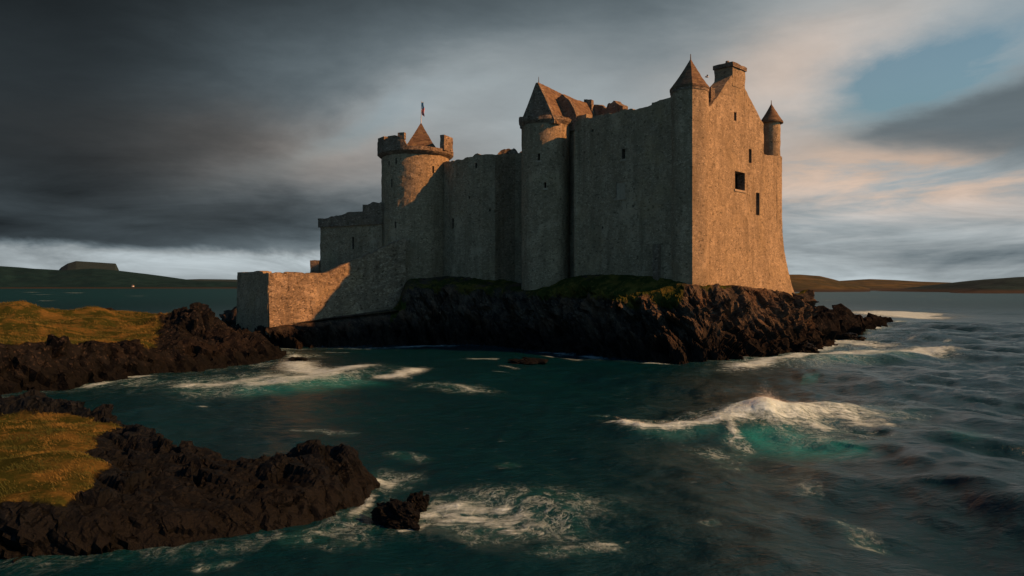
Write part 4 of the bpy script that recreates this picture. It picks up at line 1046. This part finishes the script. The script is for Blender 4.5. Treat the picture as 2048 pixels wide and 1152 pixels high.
g.put(g.b.inputs['Base Color'], col); g.put(g.b.inputs['Roughness'], g.add(g.add(.19, g.mul(farw, .26)), g.mul(fmask, .7))); g.b.inputs['IOR'].default_value = 1.33
g.put(g.b.inputs['Specular IOR Level'], g.sub(.40, g.mul(fmask, .3)))
struct('sea', V, grid_faces(len(dd), ncol), g.mat, smooth=True, attrs={'foam': foam, 'lace': lace, 'aer_glow': aer_glow})

# spray thrown up from the breaker's peak
sr = np.random.default_rng(3); nsp = 2600
bpk = S(1530, 800, 1.6); q = []
for k in range(nsp):
    t = sr.random()
    px = np.interp(t, [0, .25, .7, 1], [1232, 1290, 1560, 1640]) if sr.random() < .3 else sr.normal(1530, 20)
    pk = math.exp(-((px - 1528) / 30) ** 2)
    base = S(px, np.interp(px, [p for p, _ in main], [y for _, y in main]), np.interp(px, [p for p, _ in main], mh))
    zz = np.interp(px, [p for p, _ in main], mh) + sr.exponential(.05 + .20 * pk)
    q.append((base[0] + sr.normal() * .12, base[1] + sr.normal() * .4, zz, .004 + .016 * sr.random() ** 2))
q = np.array(q); tv = np.array([[1, 0, -.5], [-.6, .8, -.5], [-.6, -.8, -.5], [0, 0, 1]])
V = (q[:, None, :3] + tv[None] * q[:, 3][:, None, None]).reshape(-1, 3); b = np.arange(nsp) * 4
struct('sea_spray', V, np.concatenate([np.stack([b + i, b + j, b + k], 1) for i, j, k in ((0, 1, 3), (1, 2, 3), (2, 0, 3), (0, 2, 1))]), plain('spray', (.8, .82, .82), .9, .1), kind='stuff', label='white spray flung up from the breaking wave', cat='spray')

# ================================================================== SKY, SUN, CAMERA
w = bpy.data.worlds.new('World'); SC.world = w; w.use_nodes = True
t = w.node_tree; g = G(t); bg = t.nodes['Background']
sky = g.n('ShaderNodeTexSky', sky_type='NISHITA', sun_disc=False, sun_elevation=SUN_EL, sun_rotation=math.pi / 2 - SUN_AZ, air_density=1.2, dust_density=1.5)
v = g.n('ShaderNodeTexCoord').outputs['Generated']
sp = g.n('ShaderNodeSeparateXYZ', {0: v}); x, y, z = sp.outputs
az = g.m('ARCTAN2', x, y)                               # 0 ahead, + to the right
el = g.m('ARCSINE', z)
zc = g.add(g.m('MAXIMUM', z, 0.0), .10)
q = g.n('ShaderNodeCombineXYZ', {0: g.m('DIVIDE', x, zc), 1: g.m('DIVIDE', y, zc), 2: 0.0}).outputs[0]
def gauss(a0, e0, sa, se, k=1.0, skew=0.0):
    u = g.mul(g.sub(az, a0), 1 / sa); vv = g.mul(g.sub(g.sub(el, e0), g.mul(g.sub(az, a0), skew)), 1 / se)
    return g.mul(g.m('EXPONENT', g.mul(g.add(g.mul(u, u), g.mul(vv, vv)), -1.0)), k)
rot = g.n('ShaderNodeVectorRotate', {'Vector': q, 'Axis': (0, 0, 1), 'Angle': math.radians(35)}, rotation_type='AXIS_ANGLE').outputs[0]
nA = g.noise(g.scale(rot, (.30, .75, 1)), 1.0, 7, .55, .6)      # long streaks
nB = g.noise(q, .55, 9, .66, .4)                             # billows
nC = g.noise(g.n('ShaderNodeCombineXYZ', {0: g.mul(az, 3.0), 1: g.mul(el, 14.0), 2: 0.0}).outputs[0], 1.3, 7, .6, .5)   # flat layers near the horizon
mixn = g.add(g.mul(nA, .5), g.mul(nB, .5))
ae = g.n('ShaderNodeCombineXYZ', {0: g.mul(az, 2.2), 1: g.mul(el, 5.5), 2: 0.0}).outputs[0]
wc = g.n('ShaderNodeSeparateColor', {0: g.noise(ae, 1.5, 7, .6, .3, color=True)})
azo, elo = az, el
az = g.add(az, g.mul(g.sub(wc.outputs[0], .5), .22)); el = g.add(el, g.mul(g.sub(wc.outputs[1], .5), .085))
inv = lambda v: g.m('SUBTRACT', 1.0, v)
lerp = lambda f, a, b: g.add(g.mul(a, inv(f)), g.mul(b, f))
low = inv(g.step(elo, .07, .19))
tex = g.add(g.mul(g.sub(mixn, .5), 1.15), g.mul(g.mul(g.add(.15, low), g.sub(nC, .5)), 1.7))
lum = g.step(az, -.55, .10, .026, .27)
over = g.mul(g.step(el, .20, .40), inv(g.step(az, .14, .40)))
lum = g.mul(lum, inv(g.mul(over, .72)))
lum = g.mul(lum, inv(g.mul(g.step(elo, .37, .60), .55)))
lum = g.add(lum, gauss(-.15, .225, .17, .04, .09, .42))
lum = g.add(lum, gauss(.40, .27, .15, .06, .10, .3))
lum = g.add(lum, gauss(.36, .12, .16, .06, .05))
belly = g.mul(gauss(-.35, .085, .36, .030, 1.0), inv(g.step(azo, -.10, .10)))
lum = lerp(g.mul(belly, .75), lum, .030)
gapl = g.mul(inv(g.step(el, .038, .056)), inv(g.step(azo, -.05, .25)))
lum = lerp(gapl, lum, g.mul(g.add(.20, gauss(-.22, .035, .30, .02, .09)), g.add(1.0, g.mul(g.sub(nC, .5), 1.6))))
line = g.add(.197, g.mul(g.sub(azo, .413), .26))
bar = g.mul(g.mul(g.step(g.sub(line, el), -.010, .026), g.step(g.sub(el, g.sub(.172, g.mul(g.sub(azo, .41), .16))), -.022, .022)), g.step(az, .33, .46))
lum = g.m('MAXIMUM', g.mul(lum, g.add(1.0, g.mul(tex, 1.35))), .012)
lum = lerp(g.mul(bar, .86), lum, g.mul(.104, g.add(1.0, g.mul(tex, .7))))
warm = g.add(gauss(.36, .27, .15, .06, .75, .3), g.add(g.mul(gauss(.46, .135, .24, .055, 1.25), g.step(nC, .40, .60)), gauss(-.30, .165, .24, .055, .55)))
warm = g.m('MINIMUM', g.mul(warm, inv(g.mul(bar, .8))), 1.0)
cold = g.mix(g.step(lum, .03, .25), (.76, 1.0, 1.14), (.88, 1.0, 1.05))
tint = g.mix(warm, cold, (1.28, .99, .80))
vs = g.n('ShaderNodeVectorMath', operation='SCALE'); g.put(vs.inputs[0], tint); g.put(vs.inputs['Scale'], g.mul(lum, 10.0))
cloud = vs.outputs[0]
gap = g.mul(gauss(.505, .248, .095, .042, 1.8, .25), g.step(nB, .66, .42))
gap = g.add(g.mul(gap, inv(bar)), gauss(-.20, .205, .09, .020, .38, .45))
gap = g.m('MINIMUM', gap, 1.0)
colr = g.mix(g.mul(gap, .9), cloud, g.scale(sky.outputs[0], (.46, .57, .55)))
# unseen sky behind the viewer, made open and blue to fill the shaded walls
rear_fill = g.mul(g.step(y, .15, -.55), g.step(nB, .66, .40, .35, 1.0))
colr = g.mix(rear_fill, colr, g.scale(sky.outputs[0], (.33, .55, .66)))
g.put(bg.inputs[0], colr); bg.inputs[1].default_value = .1

sun = bpy.data.lights.new('sun', 'SUN'); sun.energy = 5.0; sun.angle = math.radians(.5); sun.color = (1.0, .42, .13)
so = bpy.data.objects.new('sun', sun); COL.objects.link(so)
dirv = np.array([math.cos(SUN_AZ) * math.cos(SUN_EL), math.sin(SUN_AZ) * math.cos(SUN_EL), math.sin(SUN_EL)])
from mathutils import Vector
so.rotation_euler = Vector(tuple(dirv)).to_track_quat('Z', 'Y').to_euler(); so.location = tuple(dirv * 300)

cam = bpy.data.cameras.new('camera'); cam.sensor_width = 36; cam.lens = FPX / 2048 * 36; cam.shift_y = -3 / 2048
cam.clip_start = .1; cam.clip_end = 100000
co = bpy.data.objects.new('camera', cam); COL.objects.link(co); co.location = (0, 0, EYE); co.rotation_euler = (math.pi / 2, 0, 0)
SC.camera = co
SC.view_settings.view_transform = 'Standard'; SC.view_settings.look = 'None'; SC.view_settings.exposure = .45; SC.view_settings.gamma = 1
SC.cycles.use_denoising = True
SC.cycles.max_bounces = 6; SC.cycles.diffuse_bounces = 3; SC.cycles.glossy_bounces = 3
